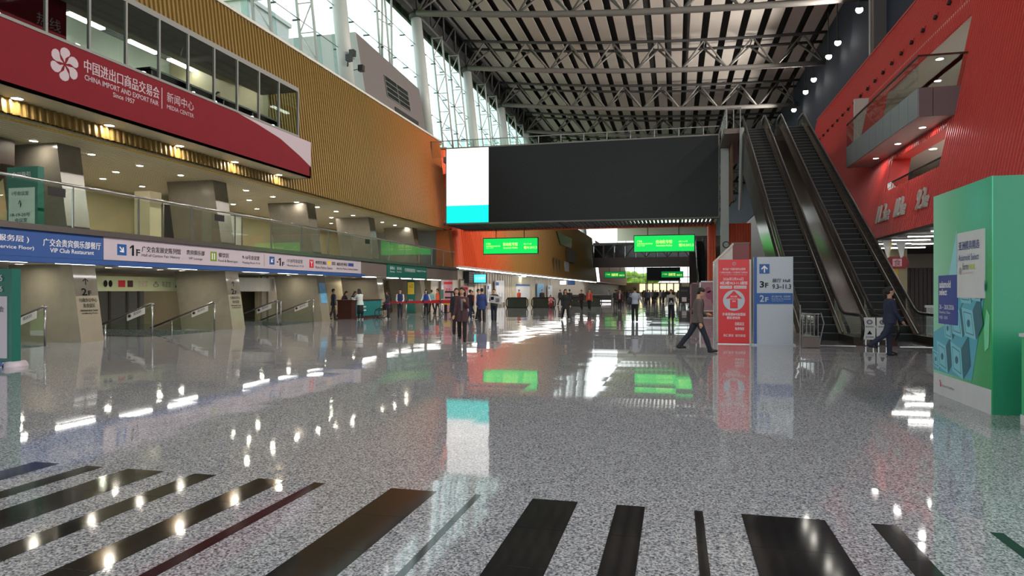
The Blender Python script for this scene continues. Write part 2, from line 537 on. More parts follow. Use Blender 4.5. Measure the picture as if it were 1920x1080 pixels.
for i, (y, sg) in enumerate(RAILS):
    t = thing('stair_balustrade', ['sloping glass stair rail behind the green sign board', 'sloping glass stair rail in front of the first leaning column',
              'sloping glass stair rail just right of the first column', 'sloping glass stair rail just left of the second column',
              'sloping glass stair rail just right of the second column, with a double post', 'sloping glass stair rail just left of the third column'][i], 'railing', (-17.75, y, 0))
    sl = 0.36
    MB().prism([(-17.7, y - 0.008, 0.06), (-17.7, y - 0.008, 1.06), (-20.6, y - 0.008, 1.06 - 2.9 * sl), (-20.6, y - 0.008, -0.9)], (0, 0.016, 0)).build('glass_panel', M['glass_rail'], t)
    MB().tube([(-17.66, y, 1.12), (-17.78, y, 1.14), (-20.7, y, 1.14 - 2.92 * sl)], 0.035, 8).build('handrail', M['steel'], t, True)
    for (x, z0, z1) in ((-17.72, 0, 1.12), (-19.7, -0.7, 1.14 - 1.95 * sl)):
        MB().tube([(x, y, z0), (x, y, z1)], 0.03, 8).build('post', M['steel'], t, True)
    if i == 4:
        MB().tube([(-17.72, y + 0.3, 0), (-17.72, y + 0.3, 1.12)], 0.03, 8).build('post', M['steel'], t, True)
        MB().tube([(-17.72, y, 1.1), (-17.72, y + 0.3, 1.1)], 0.025, 8).build('top_bar', M['steel'], t, True)
    if sg:
        p = MB().prism([(-18.0, y - 0.03, 0.80), (-18.0, y - 0.03, 1.02), (-18.75, y - 0.03, 1.02 - 0.75 * sl), (-18.75, y - 0.03, 0.80 - 0.75 * sl)], (0, 0.012, 0)).build('notice_plate', M['white'], t)
        text('◉', (-18.70, y - 0.032, 0.62), (0.94, 0, 0.34), (-0.34, 0, 0.94), 0.16, 0.13, M['textdark'], p, depth=0.002, name='printed_mark')
        text('请扶好', (-18.47, y - 0.032, 0.72), (0.94, 0, 0.34), (-0.34, 0, 0.94), 0.36, 0.10, M['textdark'], p, depth=0.002)

# ---- ground-storey walls at the left
struct(MB().box(-25.3, -25, 10, 50, -2.9, 6.4).build('wall_left', M['beige']))
struct(MB().box(-25.3, -12, -30.3, -30, 0, 13).build('wall_rear', M['beige']))
lint = thing('lintel_panel', 'pale green white lintel with small food shop emblems above the stairs', 'sign', (-21, 23.6, 1.55))
MB().box(-21.3, -21, 20.6, 26.7, 1.58, 2.16).build('board', mat('pale_green_board', C(206, 214, 170), 0.4), lint)
for (y, w, mm, bd) in ((21.2, .42, 'textdark', '●●'), (21.9, .34, 'red_icon', '■'), (22.35, .28, 'wood', '■'), (22.9, .5, 'pink', '京家菜'), (23.7, .3, 'grey_print', '♁'), (24.2, .5, 'grey_print', '味道馆'), (24.95, .3, 'textdark', '▲'), (25.45, .5, 'wood', '〇〇'), (26.15, .4, 'green_icon', '绿茶')):
    tX(bd, -20.995, y, y + w, 1.74, 2.0, M[mm], lint, name='emblem')
nich = thing('curved_canopy', 'white curved canopy drum under the mezzanine between the columns', 'canopy', (-21.2, 31.2, 1.55))
pts = [(-21.9 + 1.2 * math.cos(a), 31.2 + 1.9 * math.sin(a), 1.56) for a in [R(-90 + 180 * k / 16) for k in range(17)]]
MB().prism(pts, (0, 0, 0.7)).build('drum', M['white'], nich)
dk = thing('lift_lobby_front', 'grey metal lift lobby front with dark doorway behind the stairs', 'door', (-24.9, 25.0, -2.7))
MB().box(-24.98, -24.7, 22.6, 27.3, -2.7, 1.6).build('surround', mat('grey_metal_panel', C(146, 146, 140), 0.35, 0.3), dk)
MB().box(-24.7, -24.66, 23.3, 24.2, -2.7, 1.2).build('doorway', M['dark'], dk)
MB().box(-24.7, -24.64, 23.2, 23.3, -2.7, 1.3).build('frame', M['steel'], dk)
MB().box(-24.7, -24.64, 24.2, 24.3, -2.7, 1.3).build('frame', M['steel'], dk)
for y in (25.2, 26.2, 26.9):
    MB().box(-24.7, -24.66, y, y + 0.12, -2.7, 1.6).build('pilaster', M['brown'], dk)
ps = thing('wall_poster', 'small brown poster on the beige wall behind the stairs', 'poster', (-24.95, 21.0, 0.6))
MB().box(-24.99, -24.93, 20.5, 21.15, 0.55, 1.45).build('frame', M['wood'], ps)
MB().box(-24.93, -24.92, 20.6, 21.05, 0.65, 1.35).build('print', mat('brown_print', C(120, 50, 40), 0.5), ps)
tX('●', -24.915, 20.75, 20.9, 1.0, 1.2, M['textwhite'], ps, name='printed_mark')
ps = thing('wall_poster', 'dark blue poster on the wall right of the second column', 'poster', (-23.4, 30.2, 0.2))
MB().box(-23.5, -23.42, 29.6, 31.3, 0.2, 1.3).build('board', M['navyblue'], ps)
tX('●', -23.41, 30.2, 30.6, 0.5, 0.9, M['poster_white'], ps, name='printed_mark')
gr = thing('bar_railing', 'cream metal bar railing by the wall behind the first stairs', 'railing', (-22.6, 18.7, 0))
for k in range(16):
    MB().tube([(-22.6, 17.4 + 0.16 * k, 0), (-22.6, 17.4 + 0.16 * k, 0.86)], 0.018, 6).build('bar', M['cream'], gr)
MB().tube([(-22.6, 17.3, 0.9), (-22.6, 19.9, 0.9)], 0.035, 8).build('handrail', M['steel'], gr, True)

# ---- mezzanine slab, its fascia and soffit
struct(MB().box(-25, -16.55, -20, 50.2, 2.45, 3.3).build('floor', M['white']))
fa = struct(MB().box(-16.55, -16.5, -20, 50.2, 2.42, 3.2).build('trim_1', M['brown']))
lip = struct(MB().box(-16.6, -16.38, -20, 50.2, 3.2, 3.36).build('trim_2', M['steel']))
struct(MB().box(-16.9, -16.48, -20, 34.0, 2.36, 2.50).build('trim_3', M['blue']))

# sign boards fixed on the fascia
sb = thing('fascia_sign', 'blue fascia sign with white writing, first of the long balcony band', 'sign', (-16.48, 14, 2.5))
MB().box(-16.5, -16.47, 8, 16.62, 2.50, 3.19).build('board', M['blue'], sb)
TW = M['textwhite']; TD = M['textdark']
XS = -16.468
tX('服务层 )', XS, 13.40, 14.25, 2.84, 3.03, TW, sb, bold=.01)
tX('e (Service Floor)', XS, 13.2, 14.40, 2.65, 2.77, TW, sb, bold=.01)
tX('商务中心', XS, 11.6, 13.0, 2.84, 3.03, TW, sb, bold=.01)
tX('Business Centr', XS, 11.7, 13.1, 2.65, 2.77, TW, sb, bold=.01)
tX('广交会贵宾俱乐部餐厅', XS, 14.66, 16.53, 2.80, 3.01, TW, sb, bold=.01)
tX('VIP Club Restaurant', XS, 14.87, 16.29, 2.64, 2.76, TW, sb, bold=.01)
sw = thing('fascia_sign', 'long pale lilac fascia sign with floor directions in black', 'sign', (-16.48, 25, 2.5))
MB().box(-16.5, -16.47, 16.64, 33.5, 2.52, 3.19).build('board', M['pinkgrey'], sw)
def arrow_x(X, y0, y1, z0, z1, mm, parent, ang):
    """square icon with an arrow in it, facing the hall; ang in degrees, 0 = up"""
    o = MB().box(X - 0.004, X, y0, y1, z0, z1).build('arrow_icon', mm, parent)
    cy, cz, s = (y0 + y1) / 2, (z0 + z1) / 2, min(y1 - y0, z1 - z0) * 0.36
    pl = [(-.16, -1), (.16, -1), (.16, .15), (.62, -.3), (.85, -.05), (0, .95), (-.85, -.05), (-.62, -.3), (-.16, .15)]
    ca, sa = math.cos(R(ang)), math.sin(R(ang))
    mb = MB()
    pp = [(X + 0.001, cy + s * (a * ca + b * sa), cz + s * (-a * sa + b * ca)) for a, b in pl]
    mb.prism(pp, (0.002, 0, 0)); mb.build('arrow', M['textwhite'], o)
arrow_x(XS, 17.14, 17.50, 2.68, 3.02, M['navyblue'], sw, 135)
def digit_one(X, y0, y1, z0, z1, parent):
    w = y1 - y0; h = z1 - z0
    P = [(.42, 0), (.78, 0), (.78, 1), (.50, 1), (.05, .80), (.05, .64), (.42, .78)]
    MB().prism([(X, y0 + a * w, z0 + b * h) for a, b in P], (.004, 0, 0)).build('numeral', M['textdark'], parent)
digit_one(XS, 17.62, 17.84, 2.69, 3.02, sw)
tX('F', XS, 17.88, 18.04, 2.69, 2.90, TD, sw, bold=.02)
tX('广交会发展史陈列馆', XS, 18.11, 19.84, 2.83, 3.02, TD, sw, bold=.01)
tX('Hall of Canton Fair History', XS, 18.11, 19.81, 2.66, 2.78, TD, sw)
tX('贵宾俱乐部', XS, 20.13, 21.05, 2.85, 3.02, TD, sw, bold=.01)
tX('VIP Lounge', XS, 20.23, 20.94, 2.66, 2.77, TD, sw)
MB().box(XS - .004, XS, 21.37, 21.72, 2.68, 3.03).build('food_icon', M['green_icon'], sw)
for q in (21.45, 21.57): MB().box(XS, XS + .003, q, q + .05, 2.74, 2.97).build('cutlery_mark', TW, sw)
tX('餐饮区', XS, 21.81, 22.43, 2.84, 3.01, TD, sw, bold=.01)
tX('Food & Beverages', XS, 21.81, 22.94, 2.64, 2.77, TD, sw)
tX('9-16号会议室', XS, 23.24, 24.35, 2.83, 3.0, TD, sw, bold=.01)
tX('Meeting Room 9-16', XS, 23.24, 24.39, 2.64, 2.75, TD, sw)
MB().box(XS - .004, XS, 24.68, 24.70, 2.6, 3.1).build('divider', M['grey_print'], sw)
arrow_x(XS, 25.06, 25.42, 2.70, 3.03, M['navyblue'], sw, 225)
MB().box(XS, XS + .004, 25.58, 25.70, 2.80, 2.84).build('minus_sign', M['textdark'], sw)
digit_one(XS, 25.70, 25.95, 2.66, 3.0, sw)
tX('F', XS, 25.98, 26.16, 2.66, 2.84, TD, sw, bold=.02)
tX('17-20号会议室', XS, 26.37, 27.63, 2.83, 3.0, TD, sw, bold=.01)
tX('Meeting Room 17-20', XS, 26.37, 27.72, 2.64, 2.75, TD, sw)
MB().box(XS - .004, XS, 28.22, 28.60, 2.66, 3.04).build('metro_icon', M['red_icon'], sw)
tX('Y', XS + .001, 28.30, 28.52, 2.72, 2.98, TW, sw, name='metro_icon_mark', bold=.02)
tX('地铁琶洲站', XS, 28.75, 29.79, 2.85, 3.02, TD, sw, bold=.01)
tX('Metro Pazhou Station', XS, 28.75, 30.37, 2.64, 2.77, TD, sw)
MB().box(XS - .004, XS, 29.90, 30.25, 2.86, 3.03).build('line_badge', M['yellow'], sw)
MB().box(XS - .004, XS, 30.32, 30.69, 2.86, 3.03).build('line_badge', M['grey_print'], sw)
tX('城际琶洲站', XS, 30.80, 31.93, 2.85, 3.02, TD, sw, bold=.01)
MB().box(XS - .004, XS, 32.05, 32.64, 2.86, 3.03).build('line_badge', M['textblue'], sw)
tX('Intercity Pazhou Railway Station', XS, 30.80, 33.13, 2.64, 2.77, TD, sw)
sg = thing('fascia_sign', 'dark teal fascia sign near the far end of the balcony band', 'sign', (-16.48, 40, 2.45))
MB().box(-16.5, -16.46, 36.9, 43.4, 2.40, 3.24).build('board', M['teal'], sg)
for (bd, y0, y1, z0, z1) in (('服务台', 37.28, 37.95, 2.86, 3.05), ('Service', 37.28, 37.95, 2.70, 2.79), ('咨询处', 38.31, 39.04, 2.86, 3.05), ('Inquiry', 38.31, 39.04, 2.70, 2.79), ('行李寄存服务处', 39.5, 41.3, 2.78, 3.02), ('Luggage Storage', 41.52, 43.2, 2.83, 2.97)):
    tX(bd, -16.458, y0, y1, z0, z1, M['textwhite'], sg)

# soffit and its tube lamps
struct(MB().box(-25, -16.56, -20, 50.2, 2.42, 2.45).build('ceiling', M['white']))
t0 = None
for i, (y0, y1) in enumerate(((9.0, 10.4), (11.2, 12.6), (13.4, 14.72), (15.57, 16.9), (17.82, 19.2), (19.95, 21.4), (24.1, 25.9), (26.6, 28.2), (29.05, 30.5), (34.9, 36.6), (38.2, 39.9), (40.4, 42.0), (42.5, 44.4), (45.1, 47.8))):
    t = thing('tube_lamp', '%s white tube lamp under the balcony edge from the near end' % ['first', 'second', 'third', 'fourth', 'fifth', 'sixth', 'seventh', 'eighth', 'ninth', 'tenth', 'eleventh', 'twelfth', 'thirteenth', 'fourteenth'][i], 'lamp', (-17.05, (y0 + y1) / 2, 2.36), group='tube lamps under the balcony edge')
    MB().box(-17.10, -17.0, y0, y1, 2.395, 2.42).build('housing', M['white'], t)
    MB().box(-17.085, -17.015, y0 + .02, y1 - .02, 2.365, 2.395).build('tube', M['tube'], t)

# downlights
def downlight(x, y, z, label, group, big=1.0, lens='lens'):
    t = thing('downlight', label, 'lamp', (x, y, z - 0.02), group=group)
    MB().torus((x, y, z - 0.012), (0, 0, 1), 0.125 * big, 0.02, 20, 6).build('trim_ring', M['white'], t, True)
    MB().disc((x, y, z - 0.018), (0, 0, 1), 0.115 * big, 0.01, 18).build('lens', M[lens], t)
    return t
L0 = 'small round downlight in the low ceiling below the balcony'
d0 = downlight(-19.2, 16.3, 2.42, L0, 'downlights in the low ceiling below the balcony')
for (x, y) in ((-19.2, 13.6), (-19.2, 19.6), (-19.2, 22.0), (-19.2, 23.2), (-19.2, 28.6), (-19.2, 30.9), (-19.2, 34.5), (-19.2, 38), (-19.2, 42), (-21.8, 35), (-21.8, 38.6), (-21.8, 42.5), (-22.5, 18), (-22.5, 29)):
    dup(d0, (x, y, 2.40))
d1 = downlight(-19.1, 16.69, 6.2, 'round white downlight in the slatted mezzanine ceiling, row nearest the hall', 'mezzanine ceiling downlights, row nearest the hall')
for k in range(1, 15):
    dup(d1, (-19.1, 16.69 + 2.11 * k, 6.18))
d2 = downlight(-22.8, 14.6, 6.2, 'round white downlight in the slatted mezzanine ceiling, row farther from the hall', 'mezzanine ceiling downlights, row farther from the hall')
for k in range(1, 16):
    dup(d2, (-22.8, 14.6 + 2.1 * k, 6.18))
d3 = downlight(-21.0, 17.6, 6.2, 'round white downlight in the slatted mezzanine ceiling, middle row', 'mezzanine ceiling downlights, middle row')
for k in range(1, 9):
    dup(d3, (-21.0, 17.6 + 4.2 * k, 6.18))

struct(MB().box(-25, -17.0, 49.85, 50.1, 3.3, 6.3).build('wall_far', M['concrete_pale']))
# mezzanine ceiling: slats with dark gaps
mc = struct(MB().box(-25, -17.0, -20, 50.2, 6.34, 6.42).build('ceiling', mat('ceiling_gap', C(70, 64, 52), 0.8)))
for k in range(38):
    x = -24.9 + 0.205 * k
    MB().box(x, x + 0.15, 6, 50.1, 6.20, 6.26).build('slat', M['slat'], mc)

# leaning stone columns, full height through the mezzanine
ords = ['first', 'second', 'third', 'fourth', 'fifth']
for i in range(5):
    y = 17.1 + 7.3 * i
    t = thing('leaning_column', ['leaning pale stone column nearest the camera, marked 2F', 'second leaning stone column, marked 2F', 'third leaning stone column with a blue poster',
              'fourth leaning stone column behind the queue barriers', 'fifth leaning stone column, farthest under the balcony'][i], 'column', (-18.7, y, 0))
    def cx(z, a): return a - 0.15 * z
    mb = MB(); mb.hexa([(cx(0, -20.2), y, 0), (cx(0, -17.75), y, 0), (cx(0, -17.75), y + .85, 0), (cx(0, -20.2), y + .85, 0),
                        (cx(2.42, -20.2), y, 2.42), (cx(2.42, -17.75), y, 2.42), (cx(2.42, -17.75), y + .85, 2.42), (cx(2.42, -20.2), y + .85, 2.42)])
    mb.build('lower_shaft', M['stone'], t)
    mb = MB(); mb.hexa([(cx(3.3, -20.0), y, 3.3), (cx(3.3, -17.75), y, 3.3), (cx(3.3, -17.75), y + .85, 3.3), (cx(3.3, -20.0), y + .85, 3.3),
                        (cx(6.3, -20.0), y, 6.3), (cx(6.3, -17.75), y, 6.3), (cx(6.3, -17.75), y + .85, 6.3), (cx(6.3, -20.0), y + .85, 6.3)])
    mb.build('upper_shaft', M['stone_up'], t)
    if i < 2:
        def cl(bd, a, b, z0, z1, bold=.01):
            tX(bd, cx(z0, -17.742), y + a, y + b, z0, z1, TD, t, lean=-0.15, bold=bold)
        cl('↑', .30, .52, 1.78, 2.0); cl('2', .22, .42, 1.45, 1.68, .02); cl('F', .46, .58, 1.45, 1.60, .02)
        cl('行政办公中心', .10, .76, 1.24, 1.37, .02); cl('及会议区', .22, .66, 1.07, 1.20, .02)
        cl('Administration Center', .10, .76, 0.95, 1.02, .02); cl('and Meeting Rooms', .14, .74, 0.85, 0.92)
    if i == 2:
        mb = MB(); mb.hexa([(cx(.95, -17.74), y + .1, .95), (cx(.95, -17.72), y + .1, .95), (cx(.95, -17.72), y + .75, .95), (cx(.95, -17.74), y + .75, .95),
                            (cx(2.0, -17.74), y + .1, 2.0), (cx(2.0, -17.72), y + .1, 2.0), (cx(2.0, -17.72), y + .75, 2.0), (cx(2.0, -17.74), y + .75, 2.0)])
        mb.build('poster', M['poster_blue'], t)

# mezzanine balustrade
bal = thing('balcony_balustrade', 'long glass balustrade with steel handrail above the sign band', 'railing', (-16.48, 25, 3.3))
y = 6.0
while y < 49:
    MB().box(-16.49, -16.475, y + .01, min(y + 2.38, 49.8), 3.3, 4.46).build('glass_panel', M['glass_rail'], bal)
    MB().box(-16.50, -16.46, y - .02, y + .02, 3.3, 4.5).build('post', M['steel'], bal)
    y += 2.4
MB().tube([(-16.48, 5, 4.55), (-16.48, 49.8, 4.55)], 0.04, 8).build('handrail', M['steel'], bal, True)
for y in (14.8, 21.6, 34.0):
    MB().box(-16.47, -16.465, y, y + 0.55, 4.18, 4.42).build('black_plate', M['black'], bal)

# things on the mezzanine
t = thing('totem_sign', 'teal and white totem sign with room numbers on the mezzanine', 'sign', (-18.2, 15.6, 3.3))
MB().box(-18.75, -17.65, 15.55, 15.75, 3.3, 5.15).build('frame', M['teal'], t)
MB().box(-18.68, -17.75, 15.54, 15.55, 3.35, 4.55).build('face', mat('pale_mint_board', C(196, 214, 208), 0.5), t)
tY('1号会议室', 15.535, -18.55, -17.95, 4.33, 4.45, TD, t); tY('↑', 15.535, -18.33, -18.2, 3.95, 4.2, TD, t)
tY('18-19-20号', 15.535, -18.6, -17.9, 3.72, 3.83, TD, t); tY('会议室', 15.535, -18.45, -18.0, 3.56, 3.68, TD, t)
tY('会议指引', 15.535, -18.55, -17.9, 4.85, 5.0, M['textwhite'], t)
t = thing('display_pillar', 'plain cream display pillar standing on the mezzanine by the glass', 'pillar', (-20.0, 22.3, 3.3))
MB().box(-20.25, -19.55, 21.9, 22.5, 3.36, 5.42).build('shaft', M['cream'], t)
MB().box(-20.3, -19.3, 21.9, 22.9, 3.3, 3.62).build('plinth', M['cream'], t)
t = thing('exit_sign', 'small green exit sign hanging in the mezzanine left of the pillar', 'sign', (-21.5, 19.5, 4.1))
MB().box(-21.9, -21.1, 19.5, 19.56, 4.05, 4.32).build('panel', M['exit_green'], t)
for x in (-21.8, -21.2): MB().tube([(x, 19.53, 4.3), (x, 19.53, 6.2)], .012, 5).build('hanger', M['black'], t)
tY('← 出口', 19.49, -21.75, -21.25, 4.12, 4.26, M['textwhite'], t)
t = thing('sloping_flight', 'dark brown sloping underside of stairs at the left of the mezzanine', 'stairs', (-22, 16.6, 3.3))
MB().prism([(-24.9, 16.0, 3.3), (-22.2, 16.0, 3.3), (-19.6, 16.0, 5.4), (-19.6, 16.0, 6.15), (-24.9, 16.0, 6.15)], (0, .5, 0)).build('flight', mat('dark_brown_cladding', C(70, 58, 52), 0.5), t)
MB().bar((-22.2, 15.98, 3.5), (-19.6, 15.98, 5.6), .06, .12).build('handrail', M['cream'], t)
for (y0, y1, mm, lb) in ((27.3, 29.0, 'dark_glass', 'grey glazed shop front on the mezzanine behind the second column'), (31.0, 33.2, 'white', 'white panelled mezzanine wall marked 3'), (39.8, 41.6, 'brown', 'brown double door on the mezzanine wall near the far end')):
    t = thing('wall_front', lb, 'door', (-24.0, y0, 3.3))
    MB().box(-24.98, -23.6, y0, y1, 3.3, 5.7).build('panel', M[mm], t)
    MB().box(-23.62, -23.56, y0 - .08, y0, 3.3, 5.8).build('frame', M['steel'], t)
    MB().box(-23.62, -23.56, y1, y1 + .08, 3.3, 5.8).build('frame', M['steel'], t)
    MB().box(-23.62, -23.56, y0, y1, 5.7, 5.8).build('frame', M['steel'], t)
    if mm == 'white': tX('3', -23.58, y0 + .4, y0 + .7, 4.6, 5.0, M['textdark'], t)

# ---- gold block 1: ribbed cladding sheets with an opening for the glazed bay
def ribbed(name, m, xf, segs, y0, y1, pitch, depth, side):
    """vertical ribs; segs(y) gives the z intervals that are clad at y"""
    mb = MB(); n = int(round((y1 - y0) / pitch)); p = (y1 - y0) / n
    for k in range(n):
        a = y0 + k * p
        yy = [a, a + p * .5, a + p * .6, a + p * .9, a + p]
        dd = [0, 0, depth, depth, 0]
        for (za, zb) in segs(a + p / 2):
            o = len(mb.v)
            for z in (za, zb):
                for yk, dk in zip(yy, dd):
                    mb.v.append((xf(z) + side * dk, yk, z))
            for j in range(4):
                q = (o + j, o + j + 1, o + 6 + j, o + 5 + j)
                mb.f.append(q if side > 0 else q[::-1])
    return mb.build(name, m)
def gseg(y):
    if 4.0 < y < 26.2: return [(6.2, 6.62), (10.2, 13.0)]
    return [(6.2, 13.0)]
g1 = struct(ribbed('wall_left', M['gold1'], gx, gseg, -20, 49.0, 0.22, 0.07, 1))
# rounded far corner of the block
mb = MB(); n = 8
for i in range(n):
    for (za, zb) in ((6.2, 13.0),):
        a0, a1 = R(90 * i / n), R(90 * (i + 1) / n)
        P = []
        for z, a in ((za, a0), (za, a1), (zb, a1), (zb, a0)):
            P.append((gx(z) - .8 + .8 * math.cos(a), 49.0 + .8 * math.sin(a), z))
        mb.quad(*P)
mb.quad((gx(6.2) - .8, 49.8, 6.2), (-25, 49.8, 6.2), (-25, 49.8, 13), (gx(13) - .8, 49.8, 13))
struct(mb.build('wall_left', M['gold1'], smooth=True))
struct(MB().box(-25, -17.65, -20, 49.8, 12.9, 13.0).build('ceiling', M['white']))
struct(MB().hexa([(-17.75, -20, 13.0), (-17.5, -20, 13.0), (-17.5, 49.6, 13.0), (-17.75, 49.6, 13.0), (-17.75, -20, 13.12), (-17.5, -20, 13.12), (-17.5, 49.6, 13.12), (-17.75, 49.6, 13.12)]).build('trim_4', M['white']))
# gold slat frieze hanging under the block
tr = struct(MB().box(-17.45, -17.40, 6, 49, 6.2, 6.62).build('trim_5', M['gold_slat']))
y = 9.0; k = 0
while y < 48.9 and k < 290:
    MB().box(-17.40, -17.22, y, y + .07, 6.18, 6.60).build('slat', M['gold_slat'], tr)
    y += 0.145; k += 1
# far end of the gold block between mezzanine and block, down to the fascia
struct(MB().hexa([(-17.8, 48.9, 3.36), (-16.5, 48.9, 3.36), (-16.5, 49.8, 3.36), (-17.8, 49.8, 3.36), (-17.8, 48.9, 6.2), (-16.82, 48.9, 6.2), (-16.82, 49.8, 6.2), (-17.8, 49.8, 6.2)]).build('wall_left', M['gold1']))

# ---- the glazed bay with the crimson banner
bay = thing('glazed_bay', 'long glazed bay with crimson banner hung on the gold wall', 'bay window', (-16.6, 15, 6.6))
XB = -15.8
zb0, zb1, zt = 6.62, 8.2, 10.15
mb = MB(); mb.hexa([(-17.3, 2, 6.6), (XB, 2, 6.6), (XB, 27.2, 6.6), (-17.3, 27.2, 6.6), (-17.3, 2, 6.68), (XB, 2, 6.68), (XB, 27.2, 6.68), (-17.3, 27.2, 6.68)])
mb.build('underside', M['cream'], bay)
ban = MB().box(XB - .08, XB, 2, 27.2, 6.6, 8.2).build('banner_panel', M['red_banner'], bay)
mb = MB(); mb.prism([(XB + .002, 22.0, 8.2), (XB + .002, 27.2, 8.2), (XB + .002, 27.2, 7.1), (XB + .002, 26.3, 7.42), (XB + .002, 24.8, 7.85), (XB + .002, 23.2, 8.08)], (.004, 0, 0))
mb.build('mauve_corner', M['mauve'], ban)
MB().box(-17.3, XB, 27.1, 27.2, 6.6, 8.2).build('end_panel', M['mauve'], bay)
MB().box(-17.6, XB, 2, 26.2, zt, zt + .18).build('head_frame', M['alu'], bay)
MB().box(XB - .06, XB + .02, 2, 26.2, 8.2, 8.28).build('sill_frame', M['alu'], bay)
mull = [4.5, 5.8, 7.1, 8.4, 9.7, 11.2, 12.6, 14.16, 15.49, 16.78, 18.1, 19.4, 20.71, 22.0, 23.35, 24.7, 26.15]
for a in mull:
    MB().box(XB - .06, XB + .02, a - .035, a + .035, 8.28, zt).build('mullion', M['alu'], bay)
for a, b in zip(mull[:-1], mull[1:]):
    MB().box(XB - .025, XB - .01, a + .035, b - .035, 8.28, zt).build('pane', M['glass'], bay)
MB().box(-17.5, XB - .03, 26.14, 26.16, 8.28, zt).build('pane', M['glass'], bay)
# emblem: six swirling petals
def petal(ang, cy, cz, rad, X):
    out = [(0.10, 0.02), (0.30, 0.20), (0.42, 0.34), (0.62, 0.42), (0.82, 0.38), (0.96, 0.22), (1.0, 0.02), (0.93, -0.16), (0.78, -0.24), (0.62, -0.20), (0.50, -0.08), (0.36, 0.02)]
    ca, sa = math.cos(R(ang)), math.sin(R(ang))
    return [(X, cy + rad * (a * ca - b * sa), cz + rad * (a * sa + b * ca)) for a, b in out]
for k in range(6):
    MB().prism(petal(80 + 60 * k, 14.70, 7.62, .45, XB + .003), (.004, 0, 0)).build('emblem_petal', M['mauve'], ban)
LM = M['mauve']
tX('中国进出口商品交易会', XB + .002, 15.30, 18.08, 7.62, 7.98, LM, ban, bold=.01)
tX('CHINA IMPORT AND EXPORT FAIR', XB + .002, 15.32, 18.06, 7.40, 7.55, LM, ban, bold=.01)
tX('Since 1957', XB + .002, 16.29, 17.09, 7.20, 7.34, LM, ban, bold=.01)
MB().box(XB, XB + .004, 18.19, 18.22, 7.36, 8.02).build('divider', LM, ban)
tX('新闻中心', XB + .002, 18.42, 19.66, 7.64, 7.96, LM, ban)
tX('MEDIA CENTER', XB + .002, 18.42, 19.66, 7.42, 7.55, LM, ban)
for k, y in enumerate((14.04, 16.98, 19.96, 22.95, 25.95)):
    downlight(-16.6, y, 6.6, '%s downlight from the camera under the crimson banner bay' % ['first', 'second', 'third', 'fourth', 'fifth'][k], 'downlights under the crimson banner bay', 1.15)
# room behind the bay glass
struct(MB().box(-23, -17.35, -5, 27, 8.05, 8.15).build('floor', M['brown']))
rc = struct(MB().box(-23, -17.6, -5, 27, 12.7, 12.8).build('ceiling', mat('dim_room_ceiling', C(150, 152, 142), 0.7)))
for k in range(9):
    MB().box(-22.8 + .3 * k, -22.64 + .3 * k, 4, 26.9, 12.2, 12.4).build('slat', mat('dark_slat', C(120, 126, 122), 0.6) if k == 0 else bpy.data.materials['dark_slat'], rc)
struct(MB().box(-20.3, -17.9, 4, 27, 11.25, 12.7).build('ceiling', bpy.data.materials['dim_room_ceiling']))
struct(MB().box(-23.2, -23, -5, 27, 8.1, 12.7).build('wall_left', mat('pale_mint_wall', C(196, 206, 190), 0.6)))
struct(MB().box(-23, -17.8, 27.0, 27.2, 8.2, 12.7).build('wall_end', M['beige']))
t = thing('partition_panel', 'dark red partition with white script inside the glazed bay', 'partition', (-18.0, 14.6, 8.15))
MB().box(-18.3, -18.1, 14.4, 16.9, 8.15, 11.2).build('panel', M['red_banner'], t)
tX('热线', -18.09, 15.9, 16.7, 9.38, 9.75, M['mauve'], t)
for k, (y, dx) in enumerate(((17.6, 0), (21.3, 0), (25.4, 0), (29.0, 0))):
    y = (17.6, 20.2, 23.0, 25.3)[k]
    t = thing('linear_lamp', '%s long white ceiling lamp from the left inside the glazed bay' % ['first', 'second', 'third', 'fourth'][k], 'lamp', (-21.6, y, 11.7), group='long lamps inside the glazed bay')
    MB().box(-21.7, -21.5, y, y + 1.6, 11.78, 11.86).build('housing', M['white'], t)
    MB().box(-21.72, -21.48, y + .02, y + 1.58, 11.72, 11.78).build('tube', M['tube'], t)
    for q in (.3, 1.3): MB().tube([(-21.6, y + q, 11.85), (-21.6, y + q, 12.7)], .015, 5).build('hanger', M['black'], t)
for k, y in enumerate((16.6, 19.6, 20.6, 22.3, 24.4, 26.1)):
    downlight(-18.6, y, 11.24, '%s small spot lamp from the left inside the glazed bay' % ['first', 'second', 'third', 'fourth', 'fifth', 'sixth'][k], 'spot lamps inside the glazed bay', 1.0, 'lens_white')
t = thing('desk', 'long dark desk along the window inside the glazed bay', 'desk', (-16.8, 22.5, 8.15))
MB().box(-17.2, -16.5, 18.5, 26, 8.78, 8.84).build('top', M['black'], t)
for y in (18.6, 20.4, 22.2, 24.0, 25.8): MB().box(-17.15, -16.55, y, y + .06, 8.15, 8.78).build('leg', M['black'], t)

